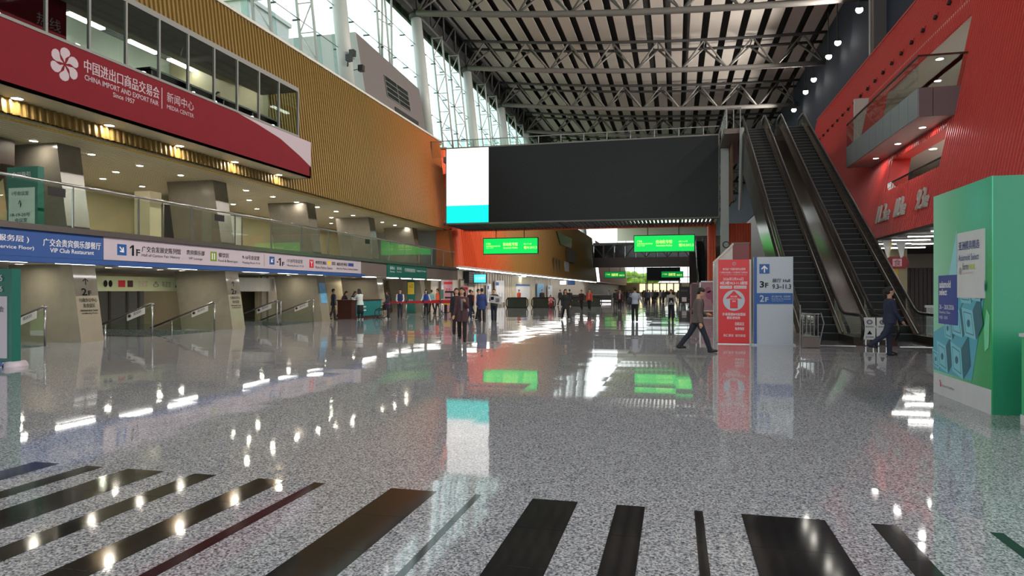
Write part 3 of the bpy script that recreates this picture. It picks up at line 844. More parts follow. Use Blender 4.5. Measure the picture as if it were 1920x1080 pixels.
# ---- plant room block above the gold wall
pl = thing('plant_room', 'dark grey block with louvred window standing on the gold wall', 'building block', (-18.5, 41, 13.0))
def px_(z): return -17.85 - 0.17 * (z - 13.0)
mb = MB(); mb.hexa([(-23, 37, 13.05), (px_(13), 37, 13.05), (px_(13), 47.0, 13.05), (-23, 47.0, 13.05), (-23, 37, 17.0), (px_(17.0), 37, 17.0), (px_(16.5), 47.0, 16.5), (-23, 47.0, 16.5)])
mb.build('body', M['concrete'], pl)
MB().hexa([(-23, 36.96, 13.05), (px_(13), 36.96, 13.05), (px_(13), 37, 13.05), (-23, 37, 13.05), (-23, 36.96, 17.0), (px_(17.0), 36.96, 17.0), (px_(17.0), 37, 17.0), (-23, 37, 17.0)]).build('end_face', M['concrete_pale'], pl)
def onface(y, z, d): return (px_(z) + d, y, z)
win = MB().hexa([onface(40.4, 14.1, -.1), onface(40.4, 14.1, .02), onface(44.3, 14.1, .02), onface(44.3, 14.1, -.1), onface(40.4, 15.5, -.1), onface(40.4, 15.5, .02), onface(44.3, 15.5, .02), onface(44.3, 15.5, -.1)]).build('window', M['dark_glass'], pl)
for k in range(5):
    z = 14.1 + .35 * k
    MB().bar(onface(40.4, z, .04), onface(44.3, z, .04), .04, .04).build('transom', M['alu'], win)
for y in (40.4, 42.35, 44.3):
    MB().bar(onface(y, 14.1, .04), onface(y, 15.5, .04), .05, .05).build('mullion', M['alu'], win)
MB().bar(onface(41.4, 13.5, .0), onface(45.5, 13.5, .0), .1, .35).build('slot', M['dark'], pl)

# ---- glass facade, leaning outwards, with cable trusses
def fx(z): return -18.75 - 0.11 * (z - 13.0)
wz = [13.1, 15.4, 17.8, 20.2, 22.6]
win1 = struct(MB().bar((fx(13.1) - .02, -20, 13.1), (fx(13.1) - .02, 150, 13.1), .12, .12).build('window_1', M['steel_paint']))
y = 13.6
while y < 110:
    for a, b in zip(wz[:-1], wz[1:]):
        MB().quad((fx(a), y + .015, a + .015), (fx(a), y + 2.12, a + .015), (fx(b), y + 2.12, b - .015), (fx(b), y + .015, b - .015)).build('pane', M['facade'], win1)
    y += 2.15
far_pane = MB()
y = 110.6
while y < 150:
    far_pane.quad((fx(13.1), y + .015, 13.1), (fx(13.1), y + 2.12, 13.1), (fx(22.6), y + 2.12, 22.6), (fx(22.6), y + .015, 22.6)); y += 2.15
tag(far_pane.build('pane', M['facade'], win1), kind='stuff')
near_pane = MB(); y = -20
while y < 13:
    near_pane.quad((fx(13.1), y + .015, 13.1), (fx(13.1), y + 2.12, 13.1), (fx(22.6), y + 2.12, 22.6), (fx(22.6), y + .015, 22.6)); y += 2.15
tag(near_pane.build('pane', M['facade'], win1), kind='stuff')
y = 18.05
while y < 100:
    MB().hexa([(fx(13.1) - .05, y - .02, 13.1), (fx(13.1) + .32, y - .02, 13.1), (fx(13.1) + .32, y + .02, 13.1), (fx(13.1) - .05, y + .02, 13.1), (fx(22.6) - .05, y - .02, 22.6), (fx(22.6) + .32, y - .02, 22.6), (fx(22.6) + .32, y + .02, 22.6), (fx(22.6) - .05, y + .02, 22.6)]).build('glass_fin', M['fin'], win1)
    y += 2.15
for z in (15.4, 17.8, 20.2):
    MB().tube([(fx(z) + .4, 10, z), (fx(z) + .4, 140, z)], 0.022, 5).build('cable', M['girder'], win1)
    for k in range(44):
        y = 18.05 + 2.15 * k
        MB().box(fx(z) + .0, fx(z) + .42, y - .03, y + .03, z - .035, z + .035).build('clamp', M['black'], win1)
def mast(y0):
    t = thing('facade_mast', 'white lattice mast behind the leaning glass facade', 'mast', (-17.4, y0, 13.0), group='lattice masts of the glass facade')
    def P(z, d): return (fx(z) + d, y0, z)
    for d in (.3, 1.15):
        MB().tube([P(13.0, d), P(22.4, d)], .075, 8).build('chord', M['steel_paint'], t, True)
    zz = [13.2 + 1.52 * k for k in range(7)]
    for i in range(6):
        a, b = (zz[i], zz[i + 1])
        MB().tube([P(a, .3 if i % 2 else 1.15), P(b, 1.15 if i % 2 else .3)], .04, 6).build('brace', M['steel_paint'], t, True)
        MB().tube([P(b, .3), P(b, 1.15)], .035, 6).build('strut', M['steel_paint'], t, True)
    return t
m0 = mast(27.0)
for k in range(-1, 9):
    for off in (4.3, 8.6):
        y = 22.4 + 12.9 * k + off
        if abs(y - 27.0) < .5 or y < 12 or 36.5 < y < 47.2: continue
        dup(m0, (-17.4, y, 13.0))
for k in range(-1, 9):
    y0 = 35.3 + 12.9 * k
    t = thing('facade_column', ['nearest tall white round column of the facade'] [0] if k < 0 else ['tall white round facade column left of the grey plant room, with clamp lamps', 'tall white round facade column right of the grey plant room'][k] if k < 2 else 'tall white round facade column, number %d beyond the grey plant room' % (k), 'column', (-16.9, y0, 13.0), group='round columns of the glass facade')
    MB().tube([(fx(13) + .6, y0, 12.9), (fx(17) + .6, y0, 17), (fx(22.4) + .6, y0, 22.6)], [.42, .42, .40], 16).build('shaft', M['steel_paint'], t, True)
    MB().tube([(fx(22.2) + .6, y0, 22.2), (fx(22.6) + .6, y0, 22.75)], .5, 16).build('cap', M['girder'], t, True)
    if k == 0:
        for (dy, dz) in ((-.75, .5), (-.35, .9), (.75, .4)):
            l = MB().box(fx(14.4) + 1.05, fx(14.4) + 1.35, y0 + dy - .15, y0 + dy + .15, 13.9 + dz, 14.25 + dz).build('clamp_lamp', M['black'], t)
            MB().bar((fx(14) + .65, y0, 14.1), (fx(14.4) + 1.15, y0 + dy, 14.05 + dz), .06, .06).build('arm', M['black'], l)
# lattice on top of the plant room
t = thing('roof_lattice', 'pale steel lattice post rising from the grey plant room', 'mast', (-18.8, 42.2, 16.6))
for (a, b) in (((-19.0, 41.6, 16.6), (-19.3, 41.2, 22.4)), ((-19.0, 41.8, 16.6), (-19.3, 42.4, 22.4)), ((-19.0, 43.2, 16.5), (-19.3, 42.6, 22.4)), ((-19.0, 43.4, 16.5), (-19.3, 43.9, 22.4))):
    MB().tube([a, b], .08, 8).build('leg', M['steel_paint'], t, True)
for z in (18, 19.6):
    MB().tube([(-19.12, 41.4, z), (-19.12, 43.7, z + .3)], .04, 6).build('brace', M['steel_paint'], t, True)

# ---- roof: boards with dark gaps, hung trusses
rb = MB(); xs = [-20.6 + 1.0 * k for k in range(35)]
for a, b in zip(xs[:-1], xs[1:]):
    for (y0, y1) in ((-30, 240),):
        rb.hexa([(a, y0, chord(a) + 3.15), (b, y0, chord(b) + 3.15), (b, y1, chord(b) + 3.15), (a, y1, chord(a) + 3.15), (a, y0, chord(a) + 3.3), (b, y0, chord(b) + 3.3), (b, y1, chord(b) + 3.3), (a, y1, chord(a) + 3.3)])
roof = struct(rb.build('ceiling', mat('roof_deck', C(44, 40, 40), 0.8)))
PW, PG = .957, 1.518
ysegs = [21.2 + 6.2 * k for k in range(2)] + [33.6 + 12.4 * k for k in range(10)]
bounds = [34.9 + 12.9 * k for k in range(10)]
for i in range(21):
    a = -18.6 + PG * i; b = a + PW
    segs = list(zip(bounds[:-1], bounds[1:]))
    for (y0, y1) in segs + [(-30, 34.85), (151.05, 240)]:
        MB().hexa([(a, y0 + .03, chord(a) + 2.62), (b, y0 + .03, chord(b) + 2.62), (b, y1 - .03, chord(b) + 2.62), (a, y1 - .03, chord(a) + 2.62), (a, y0 + .03, chord(a) + 2.70), (b, y0 + .03, chord(b) + 2.70), (b, y1 - .03, chord(b) + 2.70), (a, y1 - .03, chord(a) + 2.70)]).build('ceiling_board', M['panel'], roof)

def truss(y0):
    t = thing('roof_truss', 'grey steel roof truss', 'truss', (0, y0, 20), group='roof trusses of the hall')
    n = 16; X0, X1 = -18.93, 12.05
    xs = [X0 + (X1 - X0) * k / n for k in range(n + 1)]
    MB().tube([(x, y0, chord(x)) for x in xs], .23, 10).build('bottom_chord', M['truss'], t, True)
    for d in (-1.1, 1.1):
        MB().tube([(x, y0 + d, chord(x) + 2.15) for x in xs], .13, 8).build('top_chord', M['girder'], t, True)
    for k in range(n):
        xa, xb = xs[k], xs[k + 1]
        for d in (-1.1, 1.1):
            if k % 2 == 0:
                A, B = (xa, y0, chord(xa)), (xb, y0 + d, chord(xb) + 2.15)
            else:
                A, B = (xa, y0 + d, chord(xa) + 2.15), (xb, y0, chord(xb))
            MB().tube([A, B], .085, 6).build('brace', M['truss'], t, True)
        if k % 2:
            MB().tube([(xa, y0 - 1.1, chord(xa) + 2.15), (xa, y0 + 1.1, chord(xa) + 2.15)], .06, 6).build('strut', M['girder'], t, True)
    return t
tr0 = truss(47.8)
tr0['label'] = 'grey steel roof truss nearest the camera, at the top of the picture'
names = ['second', 'third', 'fourth', 'fifth', 'sixth', 'seventh', 'eighth', 'ninth']
for k in range(1, 9):
    dup(tr0, (0, 47.8 + 12.9 * k, 20), label='%s grey steel roof truss counted from the camera' % names[k - 1])
dup(tr0, (0, 34.9, 20), label='grey steel roof truss out of view above the escalator foot')
struct(MB().box(-20.4, -20.2, -30, 150, 22.6, 26.2).build('wall_left', M['girder']))
# edge girder over the glass facade
t = thing('edge_girder', 'dark lattice girder along the top of the glass facade', 'girder', (-19.4, 80, 22.4))
MB().tube([(-19.4, 20, 22.8), (-19.4, 150, 22.8)], .25, 10).build('bottom_chord', M['girder'], t, True)
MB().tube([(-18.95, 20, 24.9), (-18.95, 150, 24.9)], .2, 8).build('top_chord', M['girder'], t, True)
for k in range(40):
    y = 21.2 + 3.1 * k
    MB().tube([(-19.4, y, 22.8), (-18.95, y + 1.55, 24.9)], .09, 6).build('brace', M['girder'], t, True)
    MB().tube([(-18.95, y + 1.55, 24.9), (-19.4, y + 3.1, 22.8)], .09, 6).build('brace', M['girder'], t, True)

# floodlights along the right roof edge; unseen nearer ones added to fill the hall
ordn = ['first', 'second', 'third', 'fourth', 'fifth', 'sixth']
for k, y in enumerate((47.4, 53.3, 56.3, 62.1, 65.8, 72.05, 41.0, 35.0, 29.0, 23.0, 17.0, 11.0, 5.0)):
    z = 19.55
    t = thing('floodlight', ('%s lit floodlight from the top of the picture on the right roof edge' % ordn[k]) if k < 6 else 'unseen floodlight continuing the right roof edge row, added to fill the hall', 'lamp', (11.4, y, z), group='floodlights on the right roof edge')
    MB().tube([(11.4, y + .12, z + .1), (11.4, y - .14, z)], [.18, .26], 14).build('housing', M['girder'], t, True)
    MB().disc((11.4, y - .145, z), (0, -.98, -.15), .22, .02, 14).build('lens', M['flood'], t)
    MB().tube([(11.4, y, z + .15), (11.4, y, 23.0)], .04, 6).build('bracket', M['girder'], t)
    ld_ = bpy.data.lights.new('floodlight_beam', 'SPOT'); ld_.energy = FLOOD_W; ld_.shadow_soft_size = .25; ld_.color = (1, .93, .82); ld_.spot_size = R(140); ld_.spot_blend = 1.0
    lo_ = bpy.data.objects.new('floodlight_beam', ld_); lo_.location = (-.35, -.3, -.1); lo_.rotation_euler = (0, R(78), 0); lo_.parent = t; col.objects.link(lo_)

# ---- right side: navy upper wall, red cladding block
struct(MB().box(12.2, 12.5, -30, 150, 12.0, 24.0).build('wall_right', M['navy']))
t = thing('grey_pier', 'grey upright pier on the navy wall above the red block', 'pier', (11.9, 45, 12))
MB().box(11.5, 12.2, 44.4, 45.5, 14.0, 22).build('shaft', M['concrete'], t)
MB().tube([(11.42, 44.9, 14), (11.42, 44.9, 22)], .05, 6).build('pipe', M['white'], t)
def rseg(y):
    zt_ = 15.1
    if 27.0 < y < 33.7: return [(3.95, 6.04), (7.45, 7.76), (11.4, zt_)]
    if 33.7 <= y < 37.2: return [(3.95, 7.76), (11.4, zt_)]
    return [(3.95, zt_)]
red = struct(ribbed('wall_right', M['red_clad'], rxw, rseg, 8.0, 58.0, 0.205, 0.08, -1))
struct(MB().quad((rxw(3.95), 58.02, 3.95), (14, 58.02, 3.95), (14, 58.02, 15.1), (rxw(15.1), 58.02, 15.1)).build('wall_right', M['red_clad']))
struct(MB().box(rxw(15.1) - .1, 12.4, 8, 58, 15.1, 15.2).build('ceiling', M['red_paint']))
# row of small fittings on the red wall
f0 = None
for k in range(24):
    y = 21.0 + 1.45 * k; z = 1.6 + 1.07 * 10.6; x = rxw(z) - .12
    if f0 is None:
        f0 = thing('wall_fitting', 'small dark fitting in the row high on the red wall', 'fitting', (x, y, z), group='fittings in the row high on the red wall')
        MB().box(x - .02, x + .12, y - .06, y + .06, z - .08, z + .08).build('bracket', M['red_paint'], f0)
        MB().disc((x - .04, y, z - .02), (-.3, 0, -1), .07, .16, 10).build('spot', M['dark'], f0)
    else:
        dup(f0, (x, y, z))
# room seen through the red wall's openings
WRM = mat('white_room_wall', C(214, 212, 206), 0.6)
struct(MB().box(13.8, 14, 22, 41, 3.9, 12.2).build('wall_right', WRM))
struct(MB().box(9.6, 13.8, 40.8, 41, 3.9, 12.2).build('wall_far', WRM))
struct(MB().box(10.2, 13.8, 22, 22.2, 3.9, 12.2).build('wall_near', WRM))
struct(MB().box(10.35, 13.8, 22.2, 40.8, 12.0, 12.2).build('ceiling', WRM))
struct(MB().box(9.75, 13.8, 22.2, 40.8, 7.8, 8.7).build('floor', M['white']))
struct(MB().box(9.35, 13.8, 22.2, 40.8, 5.0, 5.2).build('floor', M['white']))
# reveal at the lower opening
t = thing('window_reveal', 'bright red window reveal at the lower opening of the red wall', 'window', (9.2, 30.3, 6.0))
MB().hexa([(rxw(6.0) - .02, 33.6, 6.0), (9.9, 33.2, 6.0), (9.9, 33.3, 6.0), (rxw(6.0) - .02, 33.75, 6.0), (rxw(7.5) - .02, 33.6, 7.5), (10.1, 33.2, 7.5), (10.1, 33.3, 7.5), (rxw(7.5) - .02, 33.75, 7.5)]).build('jamb', M['red_paint'], t)
MB().box(rxw(7.5) - .05, rxw(7.5) + .6, 27, 33.6, 7.45, 7.6).build('head', M['red_paint'], t)
MB().tube([(rxw(6.4) + .05, 27.1, 6.42), (rxw(6.4) + .05, 33.5, 6.42)], .04, 6).build('handrail', M['black'], t)
MB().box(rxw(6.1) + .02, rxw(6.1) + .04, 27.1, 33.5, 6.05, 6.4).build('glass_panel', M['glass_rail'], t)
MB().box(rxw(6.2) - .0, rxw(6.2) + .01, 30.2, 30.7, 6.2, 6.38).build('black_plate', M['black'], t)
downlight(10.9, 30.4, 7.8, 'downlight seen through the lower opening of the red wall', None, 1.0, 'lens_white')
downlight(12.2, 31.5, 12.0, 'far downlight seen through the upper opening of the red wall', None, 1.0, 'lens_white')
downlight(12.0, 27.5, 12.0, 'near downlight seen through the upper opening of the red wall', None, 1.0, 'lens_white')
for k, (x, y, z) in enumerate(((12.4, 24.0, 7.8), (12.4, 28.0, 7.8), (12.4, 33.0, 7.8), (10.9, 26.0, 7.8), (10.9, 33.0, 7.8), (10.6, 28.2, 7.8), (12.2, 26.0, 7.8), (12.2, 30.5, 7.8), (13.0, 32.0, 7.8), (13.2, 28.5, 7.8), (11.6, 31.8, 7.8), (11.5, 30.0, 12.0), (11.5, 34.0, 12.0), (12.6, 37.5, 12.0), (11.5, 25.0, 12.0))):
    downlight(x, y, z, 'added downlight brightening the white room behind the red wall', 'added downlights brightening the white room behind the red wall', 1.3, 'lens_white')  # extra downlights added to brighten the room seen through the openings
# balcony
BX = 8.3
b = thing('balcony', 'grey panelled balcony with glass rail projecting from the red wall', 'balcony', (9.2, 31.7, 7.74))
MB().box(BX + .06, 9.9, 26.66, 36.84, 7.74, 7.84).build('underside', mat('pinkish_soffit', C(190, 168, 166), 0.5), b)
for k in range(10):
    y0 = 26.6 + 1.03 * k
    MB().box(BX, BX + .05, y0 + .012, y0 + 1.018, 7.74, 8.76).build('front_panel', mat('grey_aluminium_panel', C(150, 156, 158), 0.4, 0.3) if k == 0 else bpy.data.materials['grey_aluminium_panel'], b)
for (x0, x1) in ((BX + .05, 8.78), (8.8, 9.75)):
    MB().box(x0, x1, 26.6, 26.65, 7.74, 8.76).build('end_panel', mat('mauve_grey_panel', C(126, 108, 112), 0.45) if x0 < 8.5 else bpy.data.materials['mauve_grey_panel'], b)
MB().box(BX, 9.7, 36.85, 36.9, 7.74, 8.76).build('end_panel', bpy.data.materials['mauve_grey_panel'], b)
MB().box(BX + .06, 9.75, 26.66, 36.84, 8.6, 8.74).build('deck', M['brown'], b)
for k in range(5):
    y0 = 26.6 + 2.06 * k
    MB().box(BX + .02, BX + .035, y0 + .02, y0 + 2.03, 8.76, 9.86).build('glass_panel', M['glass_rail'], b)
MB().box(BX + .03, 9.8, 26.61, 26.625, 8.76, 9.86).build('glass_panel', M['glass_rail'], b)
MB().box(BX, BX + .06, 26.6, 36.9, 9.86, 9.92).build('handrail', M['wood'], b)
MB().box(BX, 9.95, 26.58, 26.64, 9.86, 9.92).build('handrail', M['wood'], b)
for k, y in enumerate((28.3, 31.2, 34.4)):
    downlight(9.0, y, 7.74, '%s downlight from the camera under the grey balcony' % ordn[k], 'downlights under the grey balcony', 1.0, 'lens_white')
# hall numbers in raised letters
for (bd, y0, y1, lb) in (('11.3馆', 31.75, 33.6, 'leftmost raised white hall number on the red wall'), ('10.3馆', 29.7, 31.0, 'middle raised white hall number on the red wall'), ('9.3馆', 27.2, 28.4, 'rightmost raised white hall number, next to the green box')):
    t = thing('raised_lettering', lb, 'sign', (rxw(5), y0, 4.6))
    ym = y0 + (y1 - y0) * .34
    text(bd[:-1], (rxw(4.6) - .12, y1, 4.62), (0, -1, 0), (.19, 0, 1), y1 - ym, .80, M['white'], t, depth=.07, bold=.0)
    text(bd[-1:], (rxw(4.6) - .12, ym - .06, 4.62), (0, -1, 0), (.19, 0, 1), ym - .06 - y0, .46, M['white'], t, depth=.05, bold=.0)

# ---- under the red block: dark ceiling with long lamps, shop wall, glass rail
struct(MB().box(8.75, 20, 8, 58, 3.85, 3.95).build('ceiling', mat('dark_low_ceiling', C(74, 68, 66), 0.7)))
struct(MB().box(8.9, 20, 46, 46.3, 0, 3.9).build('wall_far', M['beige2']))
struct(MB().box(19.8, 20, 8, 46, 0, 3.9).build('wall_right', M['beige2']))
for (x, y) in ((9.0, 27.4), (9.0, 29.95), (9.0, 32.0), (9.0, 34.4), (9.6, 37.9), (9.0, 25.0), (9.0, 22.6), (10.6, 34.7), (10.6, 37.6), (12.4, 30), (12.4, 33)):
    t = thing('linear_lamp', 'long white ceiling lamp below the red block', 'lamp', (x + .6, y, 3.75), group='long lamps below the red block')
    MB().box(x, x + 1.5, y, y + .09, 3.77, 3.85).build('housing', M['white'], t)
    MB().box(x + .02, x + 1.48, y + .005, y + .085, 3.74, 3.77).build('tube', M['tube'], t)
t = thing('shop_front', 'white framed shop windows with dark blinds under the red block', 'shop front', (10.2, 45.9, 0))
MB().box(9.3, 11.2, 45.9, 46.0, 0.3, 3.0).build('glazing', M['dark_glass'], t)
for x in (9.3, 9.95, 10.6, 11.2): MB().box(x - .05, x + .05, 45.82, 45.92, 0, 3.1).build('mullion', M['white'], t)
for z in (.3, 1.75, 3.05): MB().box(9.25, 11.25, 45.82, 45.92, z - .05, z + .05).build('transom', M['white'], t)
t = thing('square_column', 'beige square column with yellow notices under the red block', 'column', (11.9, 41, 0))
MB().box(11.3, 12.2, 40.7, 41.4, 0, 3.85).build('shaft', M['beige'], t)
MB().box(11.4, 11.75, 40.68, 40.7, 1.2, 2.9).build('notice', M['yellow'], t)
t = thing('curtained_door', 'brown curtained doorway right of the beige column', 'door', (13.2, 43, 0))
for k in range(9): MB().box(12.4 + .22 * k, 12.58 + .22 * k, 43.0, 43.12 + .05 * (k % 2), 0, 2.9).build('fold', M['brown'], t)
t = thing('hanging_sign', 'dark red hexagonal sign hanging below the red block', 'sign', (10.3, 36, 2.6))
hx = [(-.55, 0), (-.38, .3), (.38, .3), (.55, 0), (.38, -.3), (-.38, -.3)]
MB().prism([(10.35 + a, 36.0, 2.95 + b2) for a, b2 in hx], (0, .1, 0)).build('board', mat('dark_red_board', C(130, 24, 34), 0.5), t)
MB().box(10.15, 10.55, 35.97, 36.0, 2.77, 3.13).build('emblem', M['pink'], t)
tY('食', 35.965, 10.2, 10.5, 2.8, 3.1, M['wood'], t)
for x in (10.0, 10.7): MB().tube([(x, 36.05, 3.2), (x, 36.05, 3.85)], .012, 5).build('hanger', M['black'], t)
for k, (x, y, mm, lb) in enumerate(((9.15, 33.2, 'yellow', 'white and yellow pennant hanging at the edge below the red block'), (9.75, 33.4, 'poster_white', 'plain white pennant hanging beside the yellow striped one'))):
    t = thing('pennant', lb, 'pennant', (x, y, 3.1))
    MB().prism([(x - .22, y, 3.85), (x + .22, y, 3.85), (x + .08, y, 3.1), (x, y, 3.05)], (0, .02, 0)).build('cloth', M['poster_white'], t)
    if k == 0:
        for q in range(3): MB().prism([(x + .10 - .015 * q, y - .004, 3.75 - .22 * q), (x + .20 - .04 * q, y - .004, 3.68 - .22 * q), (x + .18 - .04 * q, y - .004, 3.58 - .22 * q), (x + .08 - .015 * q, y - .004, 3.65 - .22 * q)], (0, .003, 0)).build('stripe', M['yellow'], t)
t = thing('glass_railing', 'low glass railing with pale top rail behind the escalator foot', 'railing', (9.4, 24.5, 0))
for x in (7.9, 9.2, 10.5, 11.8): MB().box(x, x + 1.28, 24.5, 24.515, .05, 1.05).build('glass_panel', M['glass_rail'], t)
MB().box(7.85, 13.1, 24.46, 24.55, 1.05, 1.13).build('top_rail', M['white'], t)
# ================================================================ BRIDGE WITH THE BIG SCREEN
def bridge(y0, label, xr=2.75, screen=True):
    b = thing('footbridge', label, 'bridge', (-7, y0 + 2.5, 6.4))
    xl = -16.4
    MB().box(xl, xr, y0 + .1, y0 + 5, 10.9, 11.25).build('deck', M['brown'], b)
    MB().box(xl, xr, y0 + 4.9, y0 + 5.0, 6.5, 8.3).build('rear_beam', M['brown'], b)
    if not screen:
        MB().box(xl, xr, y0, y0 + .12, 6.3, 8.3).build('front_beam', M['brown'], b)
        MB().box(xl, xr, y0 + .1, y0 + 5, 8.1, 8.3).build('lower_deck', M['brown'], b)
        n = 9
        for k in range(n + 1):
            x = xl + (xr - xl) * k / n
            MB().box(x - .12, x + .12, y0, y0 + .2, 8.3, 10.9).build('post', M['brown'], b)
        for k in range(n):
            xa = xl + (xr - xl) * k / n; xb = xl + (xr - xl) * (k + 1) / n
            A, B = ((xa, y0 + .1, 8.3), (xb, y0 + .1, 10.9)) if k % 2 else ((xa, y0 + .1, 10.9), (xb, y0 + .1, 8.3))
            MB().tube([A, B], .07, 6).build('brace', M['truss'], b)
            MB().box(xa + .12, xb - .12, y0 + .5, y0 + .52, 8.3, 10.8).build('pane', M['dark_glass'], b)
    MB().box(xl, xr, y0 - .02, y0 + .15, 10.9, 11.3).build('top_beam', M['truss'], b)
    n = 70
    mb0 = None
    MB().box(xl, xr, y0 + .05, y0 + .16, 6.36, 6.5).build('soffit_rail', M['girder'], b)
    if screen:
        MB().box(xl, xr, y0 + .2, y0 + 4.9, 6.62, 6.7).build('soffit_backing', M['poster_white'], b)
        for k in range(n):
            x = xl + .1 + (xr - xl - .2) * k / n
            MB().box(x, x + .13, y0 + .18, y0 + 4.88, 6.38, 6.58).build('soffit_slat', M['dark'], b)
        for k in range(9):
            x = xl + .2 + 2.08 * k
            MB().box(x, x + 1.95, y0 + .6, y0 + 4.4, 6.6, 6.62).build('soffit_glow_panel', M['soffit_glow'], b)  # added glowing panels that make the gaps between the slats bright
        MB().box(xl, xr, y0 + 4.88, y0 + 5.02, 6.3, 6.52).build('rear_edge', M['orange'], b)
    return b
BY = 46.6
br = bridge(BY, 'wide footbridge across the hall carrying the big screen')
sc = thing('led_screen', 'huge dark LED screen on the bridge with a white and cyan left end', 'screen', (-6.8, BY - .1, 6.5))
SX0, SX1, SXM, SZ0, SZ1 = -16.1, 2.72, -12.95, 6.48, 11.82
MB().box(SX0 - .08, SX1 + .08, BY - .14, BY - .025, SZ0 - .1, SZ1 + .1).build('frame', M['truss'], sc)
MB().box(SXM, SX1, BY - .17, BY - .14, SZ0, SZ1).build('unlit_area', M['scr_dark'], sc)
MB().box(SX0, SXM, BY - .17, BY - .14, 7.72, SZ1).build('white_area', M['scr_white'], sc)
MB().box(SX0, SXM, BY - .17, BY - .14, SZ0, 7.72).build('cyan_area', M['scr_cyan'], sc)
GP = mat('faint_grey_lettering', (0.55, 0.58, 0.6, 1), .5, emit=.8)
tY('中国国际会议 广州 2026', BY - .175, SX0 + .2, SXM - .7, 11.38, 11.55, GP, sc)
for k, z in enumerate((9.1, 8.9, 8.7)): tY('展馆服务信息公告', BY - .175, SX0 + .3 + 1.2 * (k % 2), SX0 + 1.6 + 1.2 * (k % 2), z, z + .1, mat('pale_pink_lettering', (.85, .8, .82, 1), .5, emit=.95), sc)
rail = thing('deck_railing', 'glass railing on top of the bridge above the screen', 'railing', (-7, BY, 11.3))
for k in range(14):
    x = -19.0 + 1.6 * k
    MB().box(x + .03, min(x + 1.57, 2.8), BY + .2, BY + .22, 11.3, 12.45).build('glass_panel', M['glass_rail'], rail)
    MB().box(x - .025, x + .025, BY + .18, BY + .24, 11.3, 12.5).build('post', M['steel'], rail)
MB().tube([(-19.2, BY + .2, 12.5), (2.8, BY + .2, 12.5)], .035, 6).build('top_rail', M['steel'], rail)
MB().box(-3.4, -3.0, BY + .17, BY + .19, 12.25, 12.4).build('black_plate', M['black'], rail)
t = thing('white_pier', 'tall white upright pier at the right end of the screen', 'pier', (3.05, BY, 0))
MB().box(2.86, 3.36, BY - .5, BY, 0, 10.88).build('shaft', M['steel_paint'], t)
MB().box(2.8, 3.42, BY - .56, BY + .06, 0, .3).build('plinth', M['steel'], t)
for (x0, x1, y0, lb) in ((2.3, 2.84, 51.2, 'left orange upright panel behind the white pier'), (3.4, 5.2, 50.6, 'right orange ribbed panel behind the white pier')):
    t = thing('orange_panel', lb, 'panel', (x0, y0, 0))
    MB().box(x0, x1, y0 + .12, y0 + 1.5, 0, 6.4).build('body', M['orange'], t)
    n = int((x1 - x0) / .18)
    MB().box(x0, x1, y0 + .02, y0 + .12, 3.1, 3.3).build('band', M['orange'], t)
    for k in range(n):
        x = x0 + .04 + (x1 - x0) * k / n
        MB().box(x, x + .1, y0, y0 + .12, 0, 6.4).build('rib', M['orange'], t)
for (x0, x1, n, up) in ((-14.37, -10.07, 'left green lit direction sign hanging under the bridge', 0), (-2.98, 1.33, 'right green lit direction sign hanging under the bridge', 0)):
    t = thing('led_sign', n, 'sign', ((x0 + x1) / 2, 50, 4.39))
    MB().box(x0, x1, 49.98, 50.2, 4.37, 5.63).build('case', M['black'], t)
    MB().box(x0 + .05, x1 - .05, 49.96, 49.98, 4.43, 5.57).build('display', M['led_green'], t)
    for d in (1.0, 3.2):
        MB().tube([(x0 + d, 50.1, 5.6), (x0 + d, 50.1, 6.4)], .03, 6).build('hanger', M['black'], t)
    LT = M['led_text']
    tY('广交会', 49.95, x0 + .25, x0 + .6, 5.1, 5.25, LT, t, bold=.02)
    tY('CHINA IMPORT & EXPORT FAIR', 49.95, x0 + .25, x0 + 1.35, 4.95, 5.04, LT, t)
    tY('Since 1957', 49.95, x0 + .25, x0 + .8, 4.83, 4.91, LT, t)
    tY('自动化专馆', 49.95, x0 + 1.6, x0 + 2.72, 5.0, 5.26, LT, t, bold=.03)
    tY('Automation Pavilion', 49.95, x0 + 1.6, x0 + 2.72, 4.80, 4.92, LT, t, bold=.01)
    tY('B区 9-11号', 49.95, x0 + 3.2, x0 + 3.8, 5.08, 5.18, LT, t)
    tY('馆10.3/11.3', 49.95, x0 + 3.2, x0 + 4.2, 4.76, 4.98, LT, t, bold=.03)

